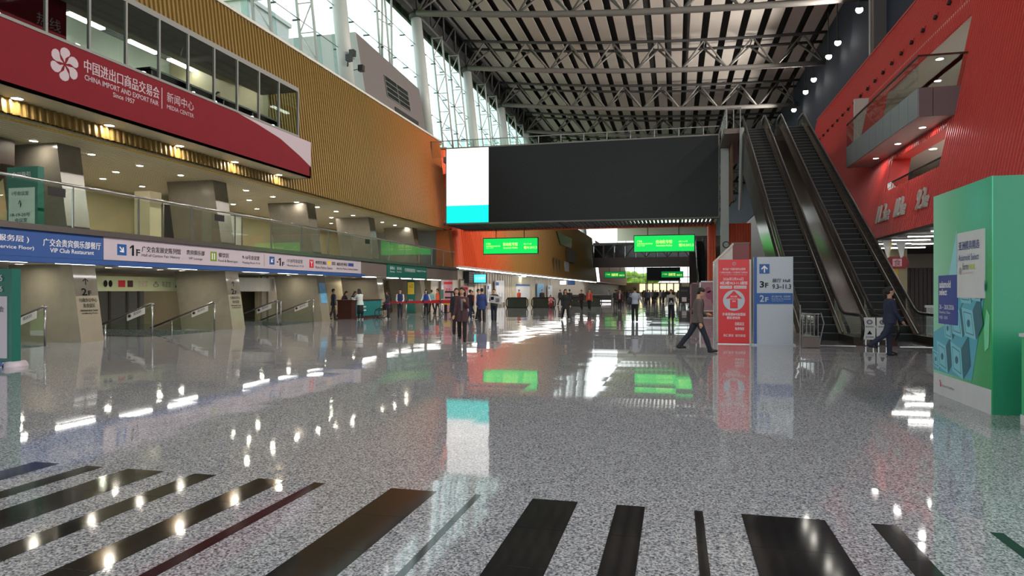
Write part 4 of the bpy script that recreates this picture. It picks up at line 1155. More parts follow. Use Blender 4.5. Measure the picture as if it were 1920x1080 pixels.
# ================================================================ ESCALATORS
RISE = 11.25
def escalator(xc, y0, label, detail=True):
    """foot at y0, climbing towards +y"""
    t = thing('escalator', label, 'escalator', (xc, y0, 0))
    ti = math.tan(R(30)); ys = y0 + 1.9; ye = ys + RISE / ti
    hw = .5
    # steps
    n = 46
    proto = None
    for k in range(n):
        ya = ys + (ye - ys) * k / n; dz = RISE / n
        if proto is None:
            mb = MB(); mb.box(xc - hw, xc + hw, ya, ya + (ye - ys) / n, -.05, dz); proto = mb.build('step', M['step'], t)
        else:
            o = proto.copy(); col.objects.link(o); o.location = (0, ya - ys, dz * k); WM[o] = WM[t]
    MB().box(xc - hw, xc + hw, y0 - .3, ys, -.02, .012).build('floor_plate', M['steel'], t)
    MB().box(xc - hw, xc + hw, ye, ye + 1.5, RISE - .05, RISE + .01).build('top_plate', M['steel'], t)
    if True:
        yl = MB()
        for k in range(n):
            ya = ys + (ye - ys) * k / n; dz = RISE / n
            yl.box(xc - hw, xc + hw, ya - .004, ya + .03, dz * (k + 1) - .012, dz * (k + 1) + .003)
        tag(yl.build('step_edges', M['grey_print'], t), kind='stuff')
    for s in (-1, 1):
        xi = xc + s * hw; xo = xc + s * (hw + .26)
        # skirt and outer truss cladding
        mb = MB(); a, b2 = (xi, xo) if s > 0 else (xo, xi)
        mb.prism([(a, y0 - .1, 0), (a, ys + 1.9, 0), (a, ye + 1.6, RISE - 1.1), (a, ye + 1.6, RISE + .22), (a, ye - .2, RISE + .22), (a, ys - .1, .24), (a, y0, .24)], (b2 - a, 0, 0))
        mb.build('side_cladding', M['bronze'], t)
        xm = xc + s * (hw + .12)
        # glass balustrade
        zt = .86
        yj = ys + 1.0
        zj = (yj - ys) * ti
        g = [(y0 - .25, .24), (ys + .0, .24), (yj, zj + .24), (yj, zj + .84), (ys + .2, .95), (ys - .2, zt), (y0 - .25, zt), (y0 - .5, .72), (y0 - .55, .52), (y0 - .46, .34)]
        mb = MB(); mb.prism([(xm - .008, p, q) for p, q in g], (.016, 0, 0)); mb.build('newel_glass', M['glass_rail'], t)
        npan = 9
        for q in range(npan):
            ya = yj + (ye - yj) * q / npan + .01; yb = yj + (ye - yj) * (q + 1) / npan - .01
            za, zb = (ya - ys) * ti, (yb - ys) * ti
            mb = MB(); mb.prism([(xm - .012, ya, za + .24), (xm - .012, yb, zb + .24), (xm - .012, yb, zb + .84), (xm - .012, ya, za + .84)], (.024, 0, 0)); mb.build('balustrade_panel', M['bronze'], t)
        g = [(ye, RISE + .22), (ye + 1.4, RISE + .22), (ye + 1.55, RISE + .55), (ye + 1.4, RISE + zt), (ye + .2, RISE + zt), (ye, RISE + .78)]
        mb = MB(); mb.prism([(xm - .008, p, q) for p, q in g], (.016, 0, 0)); mb.build('top_newel_glass', M['glass_rail'], t)
        # handrail running round both newels
        hp = []
        for k in range(9):
            an = R(250 - 160 * k / 8)
            hp.append((xm, y0 - .22 + .36 * math.cos(an), .53 + .36 * math.sin(an)))
        hp += [(xm, ys - .5, .89), (xm, ys - .15, .91), (xm, ys + .25, 1.02), (xm, ye - .1, RISE + .84), (xm, ye + .35, RISE + .9)]
        for k in range(7):
            an = R(90 - 160 * k / 6)
            hp.append((xm, ye + 1.35 + .34 * math.cos(an), RISE + .55 + .34 * math.sin(an)))
        MB().tube(hp, .045, 8, (1.0, 1.0)).build('handrail', M['rubber'], t, True)
        MB().tube([(xm, ys - .1, .27), (xm, ye, RISE + .25)], .03, 6).build('skirt_strip', M['steel'], t, True)
    MB().prism([(xc - hw - .2, ys + 2.0, .0), (xc - hw - .2, ys + 1.9, .02), (xc - hw - .2, ye + 1.6, RISE - 1.0), (xc - hw - .2, ye + 1.6, RISE - 1.1)], (2 * hw + .4, 0, 0)).build('underside', M['brown'], t)
    return t
e1 = escalator(4.55, 21.6, 'left one of the two tall escalators on the right')
e2 = dup(e1, (6.70, 21.6, 0), label='right one of the two tall escalators, beside the red block')
e3 = dup(e1, (4.55, 116.0, 0), label='left one of the far pair of escalators behind the right green sign')
e4 = dup(e1, (6.70, 116.0, 0), label='right one of the far pair of escalators behind the right green sign')
ld = thing('upper_landing', 'upper landing deck that the escalators climb to', 'deck', (5.2, 46, 10.9))
MB().box(2.8, 8.2, 44.6, 52, 10.9, 11.2).build('deck', M['brown'], ld)
MB().box(2.8, 3.9, 42.0, 44.6, 10.9, 11.2).build('deck', M['brown'], ld)
MB().box(3.4, 3.5, 44.6, 52, 7.2, 10.9).build('side_panel', mat('brown_wood_panel', C(120, 86, 64), .6), ld)
for k in range(5):
    MB().box(2.9 + .0, 2.92, 42.0 + 1.0 * k, 42.96 + 1.0 * k, 11.2, 12.3).build('glass_panel', M['glass_rail'], ld)
    MB().box(2.88, 2.94, 41.97 + 1.0 * k, 42.02 + 1.0 * k, 11.2, 12.4).build('post', M['steel'], ld)
for k in range(3): MB().tube([(2.95 + .38 * k, 42.0, 11.2), (2.95 + .38 * k, 42.0, 12.4)], .03, 6).build('post', M['steel'], ld)
MB().tube([(2.9, 42.0, 12.4), (3.75, 42.0, 12.4)], .03, 6).build('top_rail', M['steel'], ld)
MB().tube([(2.9, 42.0, 12.4), (2.9, 52, 12.4)], .03, 6).build('top_rail', M['steel'], ld)
MB().prism([(3.55, 40.6, 10.9), (3.62, 42.4, 6.4), (3.72, 42.4, 6.4), (3.7, 40.6, 10.9)], (.1, .12, 0)).build('white_support', M['steel_paint'], ld)

# caution boards between the escalator feet
for k, (x, lb) in enumerate(((5.46, 'left white caution board between the escalator feet'), (5.80, 'right white caution board between the escalator feet'))):
    t = thing('caution_board', lb, 'sign', (x, 21.5, 0))
    MB().box(x - .15, x + .15, 21.50, 21.53, .18, .82).build('board', M['poster_white'], t)
    for d in (-.1, .1): MB().box(x + d - .012, x + d + .012, 21.5, 21.54, 0, .2).build('leg', M['steel'], t)
    MB().box(x - .16, x + .16, 21.42, 21.62, 0, .02).build('foot', M['black'], t)
    tY('◎', 21.497, x - .08, x + .08, .62, .76, TD, t, name='printed_mark')
    tY('乘梯须知', 21.497, x - .11, x + .11, .53, .58, TD, t)
    tY('▲', 21.497, x - .07, x + .07, .33, .45, TD, t, name='printed_mark')
    tY('请勿倚靠', 21.497, x - .11, x + .11, .23, .28, TD, t)
t = thing('glass_notice', 'small white notice on the right escalator balustrade', 'notice', (7.34, 21.75, .5))
MB().box(7.30, 7.305, 21.62, 21.86, .42, .68).build('sheet', M['poster_white'], t)
tX('小心', 7.298, 21.66, 21.82, .55, .63, TD, t, face=-1)

# folded barrier beside the blue and white totem
t = thing('folded_barrier', 'grey folded metal barrier standing right of the floor totem', 'barrier', (3.62, 20.4, 0))
for x in (3.46, 3.56, 3.66, 3.76, 3.86): MB().tube([(x, 20.36, .32), (x, 20.36, .95)], .014, 6).build('bar', M['steel'], t)
for z in (.32, .95): MB().tube([(3.44, 20.36, z), (3.9, 20.36, z)], .018, 6).build('rail', M['steel'], t)
MB().box(3.44, 3.9, 20.3, 20.6, .02, .3).build('base', M['brown'], t)
MB().tube([(3.9, 20.4, .1), (4.02, 20.4, .7), (3.94, 20.4, .98)], .018, 6).build('hook', M['steel'], t)
MB().tube([(3.42, 20.5, .0), (3.42, 20.5, 1.2)], .02, 6).build('post', M['steel'], t)

# ================================================================ TOTEMS
t = thing('red_totem', 'tall red advertising totem with white circle and red arrow', 'sign', (1.72, 21.3, 0))
MB().box(1.24, 2.18, 21.24, 21.75, 0.02, 2.53).build('body', M['poster_white'], t)
MB().box(1.24, 2.13, 21.23, 21.24, 0.02, 2.53).build('face', M['totem_red'], t)
MB().box(2.13, 2.18, 21.225, 21.24, 0.02, 2.53).build('edge', M['totem_edge'], t)
MB().box(1.22, 2.2, 21.22, 21.8, 0, .02).build('foot', M['steel'], t)
Yf = 21.226
MB().torus((1.70, Yf, 2.40), (0, 1, 0), .045, .012, 16, 4).build('emblem', M['pink'], t)
tY('❀', Yf, 1.665, 1.735, 2.365, 2.435, M['pink'], t, name='emblem_mark')
tY('第四届广州国际餐饮加盟展', Yf, 1.37, 2.02, 2.21, 2.28, TW, t)
tY('广州餐饮食材展 / 广州预制菜产业博览会', Yf, 1.28, 2.08, 2.12, 2.17, TW, t)
tY('广州餐饮加盟展览会', Yf, 1.30, 2.06, 2.055, 2.10, M['pink'], t)
tY('2026年3月4-6日', Yf, 1.38, 1.96, 1.90, 2.0, TW, t)
tY('B区3楼10.3-11.3展馆', Yf, 1.30, 2.07, 1.78, 1.88, TW, t, bold=.01)
for x0, x1, bd in ((1.29, 1.64, '9:30-17:00'), (1.69, 2.05, '观众入口')):
    MB().box(x0, x1, Yf, 21.23, 1.66, 1.75).build('label_strip', M['poster_white'], t)
    tY(bd, Yf - .003, x0 + .03, x1 - .03, 1.68, 1.73, M['totem_red'], t)
MB().disc((1.69, Yf + .004, 1.31), (0, -1, 0), .31, .004, 36).build('circle', M['totem_grey'], t)
ar = [(-.11, -.24), (.11, -.24), (.11, .05), (.24, .05), (0, .29), (-.24, .05), (-.11, .05)]
MB().prism([(1.69 + a, Yf - .002, 1.31 + b2) for a, b2 in ar], (0, .001, 0)).build('arrow', M['totem_red'], t)
tY('BFE展', Yf - .006, 1.60, 1.78, 1.40, 1.45, TW, t); tY('10.3-11.3', Yf - .006, 1.57, 1.81, 1.33, 1.38, TW, t); tY('展馆', Yf - .006, 1.64, 1.74, 1.26, 1.31, TW, t)
tY('多场重磅BFE加盟展', Yf, 1.36, 2.02, .85, .94, TW, t, bold=.01); tY('精彩进馆处', Yf, 1.49, 1.87, .75, .83, TW, t, bold=.01)
tY('扫码关注', Yf, 1.72, 1.98, .56, .66, TW, t, bold=.01); tY('免费领票', Yf, 1.72, 1.98, .42, .51, TW, t, bold=.01)
tY('商汇展览  餐饮联盟', Yf, 1.39, 2.02, .22, .30, TW, t)
t = thing('mottled_board', 'pale mottled board with sloping top standing behind the red totem', 'board', (1.5, 23.4, 0))
MB().prism([(1.22, 23.4, 0), (1.83, 23.5, 0), (1.83, 23.5, 3.12), (1.22, 23.4, 2.5)], (0, .06, 0)).build('panel', M['mottled'], t)
MB().bar((1.20, 23.37, 2.52), (1.85, 23.47, 3.15), .05, .05).build('top_edge', M['totem_edge'], t)
MB().bar((1.22, 23.38, 0), (1.22, 23.38, 2.5), .04, .04).build('side_edge', M['steel'], t)
MB().torus((1.62, 23.42, 3.12), (0, 1, 0), .1, .018, 14, 5).build('hook', M['black'], t)
t = thing('pinkish_board', 'dull reddish board standing behind the mottled board', 'board', (2.1, 24, 0))
MB().box(1.86, 2.42, 24.2, 24.26, 0, 3.2).build('panel', mat('dull_red_print', C(128, 52, 56), .4), t)
MB().box(1.84, 2.44, 24.18, 24.28, 3.2, 3.24).build('top_edge', M['brown'], t)

t = thing('floor_totem', 'white and blue floor directory totem marked 3F and 2F', 'sign', (2.8, 21.1, 0))
MB().box(2.24, 3.32, 21.06, 21.3, .04, 2.59).build('body', M['totem_grey'], t)
MB().box(2.24, 2.32, 21.045, 21.06, .04, 2.59).build('blue_edge', M['navyblue'], t)
MB().box(2.15, 3.38, 20.98, 21.36, 0, .04).build('foot', M['totem_grey'], t)
MB().box(2.32, 3.31, 21.05, 21.06, 1.21, 1.53).build('blue_bar', M['navyblue'], t)
ic = MB().box(2.39, 2.67, 21.05, 21.06, 2.10, 2.38).build('arrow_icon', M['navyblue'], t)
pl2 = [(-.16, -1), (.16, -1), (.16, .3), (.62, -.2), (.85, .05), (0, .95), (-.85, .05), (-.62, -.2), (-.16, .3)]
MB().prism([(2.53 + .11 * a, 21.046, 2.24 + .11 * b2) for a, b2 in pl2], (0, .003, 0)).build('arrow', M['textwhite'], ic)
Yt = 21.052
tY('3', Yt, 2.40, 2.52, 1.69, 1.88, TD, t, bold=.02); tY('F', Yt, 2.55, 2.64, 1.69, 1.83, TD, t, bold=.02)
tY('展厅 Hall', Yt, 2.75, 3.23, 1.84, 1.95, TD, t, bold=.005); tY('9.3–11.3', Yt, 2.75, 3.26, 1.65, 1.79, TD, t, bold=.015)
tY('2', Yt - .01, 2.40, 2.52, 1.27, 1.47, M['totem_grey'], t, bold=.02); tY('F', Yt - .01, 2.55, 2.64, 1.27, 1.41, M['totem_grey'], t, bold=.02)
tY('珠江散步道（观景廊）', Yt - .01, 2.73, 3.25, 1.40, 1.46, M['totem_grey'], t); tY('Pearl River Promenade', Yt - .01, 2.73, 3.25, 1.34, 1.38, M['totem_grey'], t); tY('Viewing Point', Yt - .01, 2.73, 3.05, 1.28, 1.32, M['totem_grey'], t)

# green exhibition box
gm = mat('green_gradient_print', C(80, 190, 130), .35)
nt = gm.node_tree
gg = nt.nodes.new('ShaderNodeNewGeometry'); ss = nt.nodes.new('ShaderNodeSeparateXYZ')
nt.links.new(gg.outputs['Position'], ss.inputs[0])
m1 = nt.nodes.new('ShaderNodeMapRange'); m1.inputs['From Min'].default_value = 10.2; m1.inputs['From Max'].default_value = 12.0
nt.links.new(ss.outputs['Y'], m1.inputs['Value'])
r1 = nt.nodes.new('ShaderNodeValToRGB'); r1.color_ramp.elements[0].color = C(40, 168, 100); r1.color_ramp.elements[1].color = C(150, 222, 190)
nt.links.new(m1.outputs[0], r1.inputs[0])
dist = nt.nodes.new('ShaderNodeVectorMath'); dist.operation = 'DISTANCE'; dist.inputs[1].default_value = (3.95, 10.3, 2.75)
nt.links.new(gg.outputs['Position'], dist.inputs[0])
m2 = nt.nodes.new('ShaderNodeMapRange'); m2.inputs['From Min'].default_value = 0.1; m2.inputs['From Max'].default_value = .9; m2.inputs['To Min'].default_value = .7; m2.inputs['To Max'].default_value = 0
nt.links.new(dist.outputs['Value'], m2.inputs['Value'])
mxx = nt.nodes.new('ShaderNodeMix'); mxx.data_type = 'RGBA'; mxx.inputs['B'].default_value = C(96, 215, 190)
nt.links.new(m2.outputs[0], mxx.inputs['Factor']); nt.links.new(r1.outputs[0], mxx.inputs['A'])
nt.links.new(mxx.outputs['Result'], nt.nodes['Principled BSDF'].inputs['Base Color'])
t = thing('exhibition_box', 'tall green exhibition box with cube graphic and event dates', 'advertising box', (5.2, 11.0, 0))
MB().box(3.97, 6.6, 9.93, 11.95, 0, 3.08).build('body', mat('teal_green_board', C(40, 140, 104), .4), t)
MB().box(3.955, 3.97, 9.92, 11.95, 0, 3.08).build('printed_side', gm, t)
XG = 3.953
MB().box(XG - .002, XG, 9.93, 11.94, 0.0, .32).build('white_band', M['poster_white'], t)
# printed cubes (flat print)
cube_cols = [mat('cyan_cube_print', C(126, 206, 222), .4), mat('mid_teal_cube_print', C(80, 176, 198), .4), mat('deep_teal_cube_print', C(34, 110, 126), .4)]
def pcube(cy, cz, s, tilt, off):
    ca, sa = math.cos(R(tilt)), math.sin(R(tilt))
    def P(a, b2): return (XG - off, cy - s * (a * ca - b2 * sa), cz + s * (a * sa + b2 * ca))
    for poly, c in (([(-1, -.6), (0, -1), (0, .2), (-1, .6)], 0), ([(0, -1), (.8, -.55), (.8, .65), (0, .2)], 2), ([(-1, .6), (0, .2), (.8, .65), (-.15, 1.0)], 1)):
        MB().prism([P(*q) for q in poly], (.0003, 0, 0)).build('printed_cube_face', cube_cols[c], t)
    for poly in ([(-.85, -.5), (-.15, -.78), (-.15, .1), (-.85, .38)], [(.12, -.72), (.68, -.4), (.68, .42), (.12, .1)]):
        pts = [Vector(P(*q)) + Vector((-.0004, 0, 0)) for q in poly]
        for a, b2 in zip(pts, pts[1:] + pts[:1]):
            MB().bar(a, b2, .012, .0004, (1, 0, 0)).build('printed_line', cube_cols[2], t)
    c0 = Vector(P(-.5, -.2)) + Vector((-.0004, 0, 0))
    MB().disc(c0, (1, 0, 0), s * .16, .0003, 12).build('printed_icon', cube_cols[2], t)
MB().prism([(XG - .002, q, z) for q, z in ((11.93, .36), (10.52, .36), (10.34, .9), (10.14, 1.5), (10.97, 1.52), (11.35, 1.12), (11.93, .95))], (.001, 0, 0)).build('printed_backdrop', cube_cols[1], t)
pc_off = .002
for (cy, cz, s, ti) in ((11.74, .60, .22, 12), (11.42, .70, .34, 12), (10.86, .70, .36, 10), (11.24, 1.12, .26, 14), (10.90, 1.26, .34, 16), (10.46, 1.26, .34, 16), (10.62, 1.72, .32, 20), (10.30, 1.70, .26, 18)):
    pc_off = pc_off + .0012
    pcube(cy, cz, s, ti, pc_off)
MB().prism([(XG - .003, 11.35, 1.75), (XG - .003, 11.02, 1.75), (XG - .003, 11.02, 2.5)], (.001, 0, 0)).build('printed_shard', mat('pale_blue_print', C(150, 214, 226), .4), t)
MB().prism([(XG - .003, 10.12, .8), (XG - .003, 10.0, .86), (XG - .003, 9.97, 1.28), (XG - .003, 10.06, 1.36), (XG - .003, 10.14, 1.1)], (.001, 0, 0)).build('printed_shard', mat('pale_green_print', C(120, 225, 170), .4), t)
MB().box(XG - .018, XG, 10.10, 10.97, 1.50, 2.42).build('white_panel', M['poster_white'], t)
MB().box(XG - .016, XG, 10.97, 11.69, 1.10, 1.83).build('blue_panel', mat('royal_blue_print', C(24, 66, 150), .4), t)
XA, XBL = XG - .019, XG - .017
TB = M['textblue']
tX('亚洲模具精选', XA, 10.23, 10.91, 2.17, 2.29, TB, t, face=-1, bold=.01)
tX('Asiamold Select', XA, 10.25, 10.91, 2.02, 2.11, TB, t, face=-1)
tX('@', XA, 10.80, 10.90, 1.83, 1.93, M['grey_print'], t, face=-1)
tX('form', XA, 10.58, 10.77, 1.89, 1.99, M['grey_print'], t, face=-1, bold=.01)
tX('next', XA, 10.36, 10.56, 1.89, 1.98, mat('lime_lettering', C(200, 220, 90), .5), t, face=-1, bold=.01)
tX('SOUTH CHINA', XA, 10.42, 10.76, 1.83, 1.86, M['pink'], t, face=-1)
tX('asiamold', XBL, 11.20, 11.64, 1.64, 1.75, TW, t, face=-1, bold=.03)
tX('select', XBL, 11.34, 11.64, 1.53, 1.63, TW, t, face=-1, bold=.03)
tX('26 – 28.8.2026', XBL, 11.08, 11.64, 1.32, 1.39, TW, t, face=-1, bold=.01)
tX('Shenzhen, China', XBL, 11.22, 11.64, 1.25, 1.295, TW, t, face=-1)
tX('中国 • 深圳', XBL, 11.32, 11.64, 1.17, 1.22, TW, t, face=-1)
tX('messe frankfurt', XG - .004, 11.1, 11.58, .14, .18, M['grey_print'], t, face=-1)
MB().box(XG - .004, XG - .002, 11.62, 11.66, .13, .2).build('logo_mark', M['red_icon'], t)
MB().box(XG - .004, XG - .002, 11.65, 11.68, .2, .23).build('logo_mark', M['red_icon'], t)
t = thing('podium', 'low green and white podium at the right edge in front of the green box', 'podium', (4.6, 9.2, 0))
MB().box(4.02, 5.2, 8.75, 9.3, .12, 1.05).build('body', mat('green_podium_print', C(60, 185, 120), .4), t)
MB().box(4.0, 5.22, 8.73, 9.32, 1.05, 1.09).build('top', M['poster_white'], t)
MB().box(4.01, 5.21, 8.74, 9.31, 0.0, .12).build('plinth', M['poster_white'], t)

# teal totem at the left edge
t = thing('teal_totem', 'teal and white totem cut off at the left edge', 'sign', (-14.0, 11.3, 0))
MB().box(-14.9, -13.5, 11.3, 11.5, .1, 2.06).build('body', M['teal'], t)
MB().box(-14.8, -13.62, 11.285, 11.3, .18, 1.48).build('face', M['pinkgrey'], t)
MB().tube([(-13.52, 11.2, .0), (-13.52, 11.6, .0)], .12, 14).build('foot_roll', M['pinkgrey'], t, True)
MB().box(-14.9, -13.6, 11.2, 11.6, 0, .1).build('foot', M['pinkgrey'], t)
MB().box(-14.8, -13.64, 11.19, 11.2, .02, .12).build('blue_strip', M['navyblue'], t)
tY('2025-2026', 11.283, -14.6, -13.72, 1.80, 1.94, M['pinkgrey'], t, bold=.01); tY('04.26-2026', 11.283, -14.6, -13.72, 1.58, 1.70, M['pinkgrey'], t, bold=.01)
tY('广东技术协会', 11.28, -14.55, -13.68, 1.15, 1.27, TD, t); tY('年度大会', 11.28, -14.4, -13.93, .98, 1.09, TD, t); tY('专题会议', 11.28, -14.4, -13.93, .82, .93, TD, t)

# ================================================================ LEFT SERVICE AREA
c = thing('service_counter', 'long service counter with teal printed front and dark wood end', 'counter', (-18.2, 38, 0))
MB().box(-18.6, -17.75, 34.9, 38.85, .0, 1.02).build('body', M['wood'], c)
MB().box(-17.75, -17.72, 35.5, 38.85, .12, 1.0).build('printed_front', M['teal_cloth'], c)
MB().box(-18.65, -17.68, 34.85, 38.9, 1.02, 1.08).build('top', M['wood'], c)
MB().box(-17.715, -17.71, 35.9, 36.7, .62, .70).build('white_stripe', M['poster_white'], c)
MB().box(-17.715, -17.71, 36.0, 36.7, .42, .49).build('white_stripe', M['poster_white'], c)
w = thing('wheelchair', 'folding wheelchair in front of the teal counter', 'wheelchair', (-16.6, 36.4, 0))
for d in (-.28, .28):
    wh = MB().torus((-16.6, 36.4 + d, .3), (0, 1, 0), .28, .018, 24, 6).build('wheel', M['black'], w, True)
    sp = MB()
    for k in range(8):
        a = R(45 * k); sp.tube([(-16.6, 36.4 + d, .3), (-16.6 + .27 * math.cos(a), 36.4 + d, .3 + .27 * math.sin(a))], .005, 4)
    sp.build('spokes', M['steel'], wh)
    MB().torus((-16.95, 36.4 + d * .8, .08), (0, 1, 0), .065, .02, 14, 6).build('caster', M['black'], w, True)
    MB().tube([(-16.3, 36.4 + d * .9, .95), (-16.42, 36.4 + d * .9, .9), (-16.45, 36.4 + d * .9, .15)], .014, 6).build('push_handle', M['steel'], w, True)
    MB().tube([(-16.45, 36.4 + d * .9, .68), (-16.8, 36.4 + d * .9, .68), (-16.86, 36.4 + d * .9, .5), (-17.0, 36.4 + d * .8, .1)], .014, 6).build('armrest', M['steel'], w, True)
MB().box(-16.85, -16.42, 36.16, 36.64, .46, .50).build('seat', M['black'], w)
MB().box(-16.45, -16.42, 36.16, 36.64, .5, .92).build('backrest', M['black'], w)
def stanchion(x, y, x2, y2, label):
    s = thing('queue_stanchion', label, 'barrier post', (x, y, 0), group='queue barrier posts with red belts')
    MB().rings([(x, y, 0, .16, .16), (x, y, .02, .16, .16), (x, y, .045, .05, .05)], 16).build('base', M['steel'], s, True)
    MB().tube([(x, y, .03), (x, y, .95)], .03, 10).build('post', M['steel'], s, True)
    MB().tube([(x, y, .93), (x, y, 1.0)], .04, 10).build('head', M['black'], s, True)
    if x2 is not None:
        MB().bar((x, y, .93), (x2, y2, .93), .006, .09).build('belt', M['belt'], s)
rowA = [(-15.9, 35.9), (-14.9, 36.0), (-13.9, 36.1), (-12.9, 36.2), (-12.3, 36.3)]
rowB = [(-16.2, 39.2), (-15.2, 39.4), (-14.2, 39.6), (-13.2, 39.8), (-12.6, 39.9)]
rowC = [(-16.4, 42.8), (-15.2, 43.0), (-14.0, 43.2)]
for nm, row in (('front', rowA), ('middle', rowB), ('rear', rowC)):
    for i, (x, y) in enumerate(row):
        nx = row[i + 1] if i + 1 < len(row) else (None, None)
        stanchion(x, y, nx[0], nx[1], '%s steel barrier post from the left in the %s red belt row' % (ordn[i], nm))
struct(MB().box(-22.6, -22.4, 33, 50, 0, 2.42).build('wall_left', M['beige']))
struct(MB().box(-22.6, -18.6, 49.9, 50.1, 0, 2.45).build('wall_far', M['beige']))
for k in range(14):
    if k == 0: cur = thing('curtain_wall', 'pinkish ribbed curtain wall behind the service counter', 'curtain', (-22.2, 36, 0))
    MB().box(-22.4, -22.28 + .06 * (k % 2), 33.2 + .5 * k, 33.62 + .5 * k, 0, 2.4).build('fold', M['beige2'], cur)
for (x0, x1, y, z0, z1, mm, nm, lb) in ((-16.6, -15.9, 47.2, .0, 2.35, 'pink', 'poster_stand', 'pink and white poster stand behind the woman in maroon'),
                                  (-15.7, -15.1, 48.4, 0.0, 1.95, 'pink', 'poster_stand', 'narrow pink poster stand right of the larger pink one'),
                                  (-18.4, -17.8, 44.6, .0, 2.3, 'teal', 'banner_stand', 'yellow and teal banner stand behind the queue barriers')):
    t = thing(nm, lb, 'sign', ((x0 + x1) / 2, y, 0))
    MB().box(x0, x1, y, y + .06, z0 + .03, z1).build('board', M[mm], t)
    MB().box(x0, x1, y - .12, y + .2, 0, .03).build('foot', M['steel'], t)
    if mm == 'pink':
        MB().box(x0 + .02, x1 - .02, y - .004, y, z1 - .28, z1 - .1).build('red_band', M['totem_red'], t)
        tY('美食', y - .006, x0 + .15, x1 - .15, z1 - .9, z1 - .55, M['red_icon'], t)
    else:
        MB().box(x0 + .06, x1 - .06, y - .004, y, 1.35, 2.2).build('yellow_area', M['yellow'], t)
        tY('入口', y - .008, x0 + .15, x1 - .15, 1.8, 2.05, M['teal'], t); tY('登记处', y - .006, x0 + .15, x1 - .15, .8, 1.0, M['textwhite'], t)
t = thing('side_table', 'yellow and dark side table with black trays behind the barriers', 'table', (-15.3, 45.4, 0))
MB().box(-15.9, -14.6, 45.1, 45.7, .62, .9).build('top', M['yellow'], t)
for x in (-15.8, -14.7):
    MB().box(x - .03, x + .03, 45.2, 45.6, 0, .62).build('leg', M['black'], t)
for (z) in (1.05, 1.45): MB().box(-15.8, -14.9, 45.2, 45.5, z, z + .12).build('tray', M['black'], t)
MB().box(-15.4, -15.3, 45.3, 45.4, .9, 1.5).build('stem', M['steel'], t)

# ================================================================ FAR PART OF THE HALL
def g2seg(y): return [(3.55, 12.9)]
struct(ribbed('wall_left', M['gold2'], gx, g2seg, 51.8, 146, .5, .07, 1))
mb = MB()
for i in range(8):
    a0, a1 = R(-90 * i / 8), R(-90 * (i + 1) / 8); P = []
    for z, a in ((3.55, a1), (3.55, a0), (12.9, a0), (12.9, a1)):
        P.append((gx(z) - 1.2 + 1.2 * math.cos(a), 51.8 + 1.2 * math.sin(a), z))
    mb.quad(*P)
mb.quad((gx(3.55) - 1.2, 50.6, 3.55), (-25, 50.6, 3.55), (-25, 50.6, 12.9), (gx(12.9) - 1.2, 50.6, 12.9))
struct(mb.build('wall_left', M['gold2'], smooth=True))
struct(MB().box(-24, gx(12.9), 50.7, 146, 12.85, 12.95).build('ceiling', M['white']))
struct(MB().box(-24, -16.52, 50.4, 146, 3.45, 3.55).build('ceiling', M['white']))
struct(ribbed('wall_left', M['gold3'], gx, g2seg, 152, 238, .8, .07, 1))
struct(MB().box(-24, -16.52, 152, 238, 3.45, 3.55).build('ceiling', M['white']))
t = thing('recessed_window', 'odd shaped grey recess with a lit slot in the far gold wall', 'window', (-17.0, 112, 7))
MB().hexa([(gx(8.6) + .05, 101, 8.6), (gx(8.6) + .2, 101, 8.6), (gx(8.6) + .2, 112, 8.6), (gx(8.6) + .05, 112, 8.6), (gx(10.4) + .05, 99, 10.4), (gx(10.4) + .2, 99, 10.4), (gx(10.4) + .2, 114, 10.4), (gx(10.4) + .05, 114, 10.4)]).build('upper_recess', M['dark_glass'], t)
MB().box(gx(6.6) + .05, gx(6.6) + .6, 106, 113, 6.2, 8.2).build('box', M['brown'], t)
MB().box(gx(6) + .1, gx(6) + .25, 103, 107, 4.6, 6.1).build('slot', M['poster_white'], t)
for (y0) in (93, 95.5, 98): MB().box(gx(5) + .08, gx(5) + .16, y0, y0 + .5, 3.9, 6.2).build('strip', M['brown'], t)
lt0 = None
for k in range(47):
    y0 = 50.9 + 2.02 * k
    if lt0 is None:
        lt0 = thing('strip_lamp', 'white strip lamp in the long row under the far gold wall', 'lamp', (-16.7, y0, 3.4), group='strip lamps under the far gold wall')
        MB().box(-16.85, -16.6, y0, y0 + 1.7, 3.41, 3.45).build('housing', M['white'], lt0)
        MB().box(-16.83, -16.62, y0 + .02, y0 + 1.68, 3.36, 3.41).build('tube', M['tube'], lt0)
    else: dup(lt0, (-16.7, y0, 3.4))
struct(MB().box(-19.4, -19.1, 50.6, 238, 0, 3.5).build('wall_left', M['beige2']))
for k in range(40):
    y0 = 63 + 1.1 * k
    if 78 < y0 < 89 or y0 > 104: continue
    if k == 0: cw = thing('ribbed_front', 'pale ribbed shop front below the far gold wall', 'shop front', (-19.0, 62, 0))
    MB().box(-19.1, -18.95, y0, y0 + .7, 0, 3.4).build('rib', M['beige2'], cw)
t = thing('bright_shop', 'bright cream shop recess below the far gold wall with blue topped board', 'shop', (-18.8, 83, 0))
MB().box(-19.1, -18.9, 78, 89, 0, 3.4).build('back', M['cream'], t)
MB().box(-18.9, -18.85, 80, 88, .5, 2.2).build('board', M['poster_white'], t)
MB().box(-18.86, -18.84, 80, 88, 2.2, 2.42).build('blue_top', M['navyblue'], t)
for y in (82,): 
    MB().box(-18.6, -18.3, y, y + 1.2, 3.36, 3.42).build('lamp_lens', M['tube'], t)
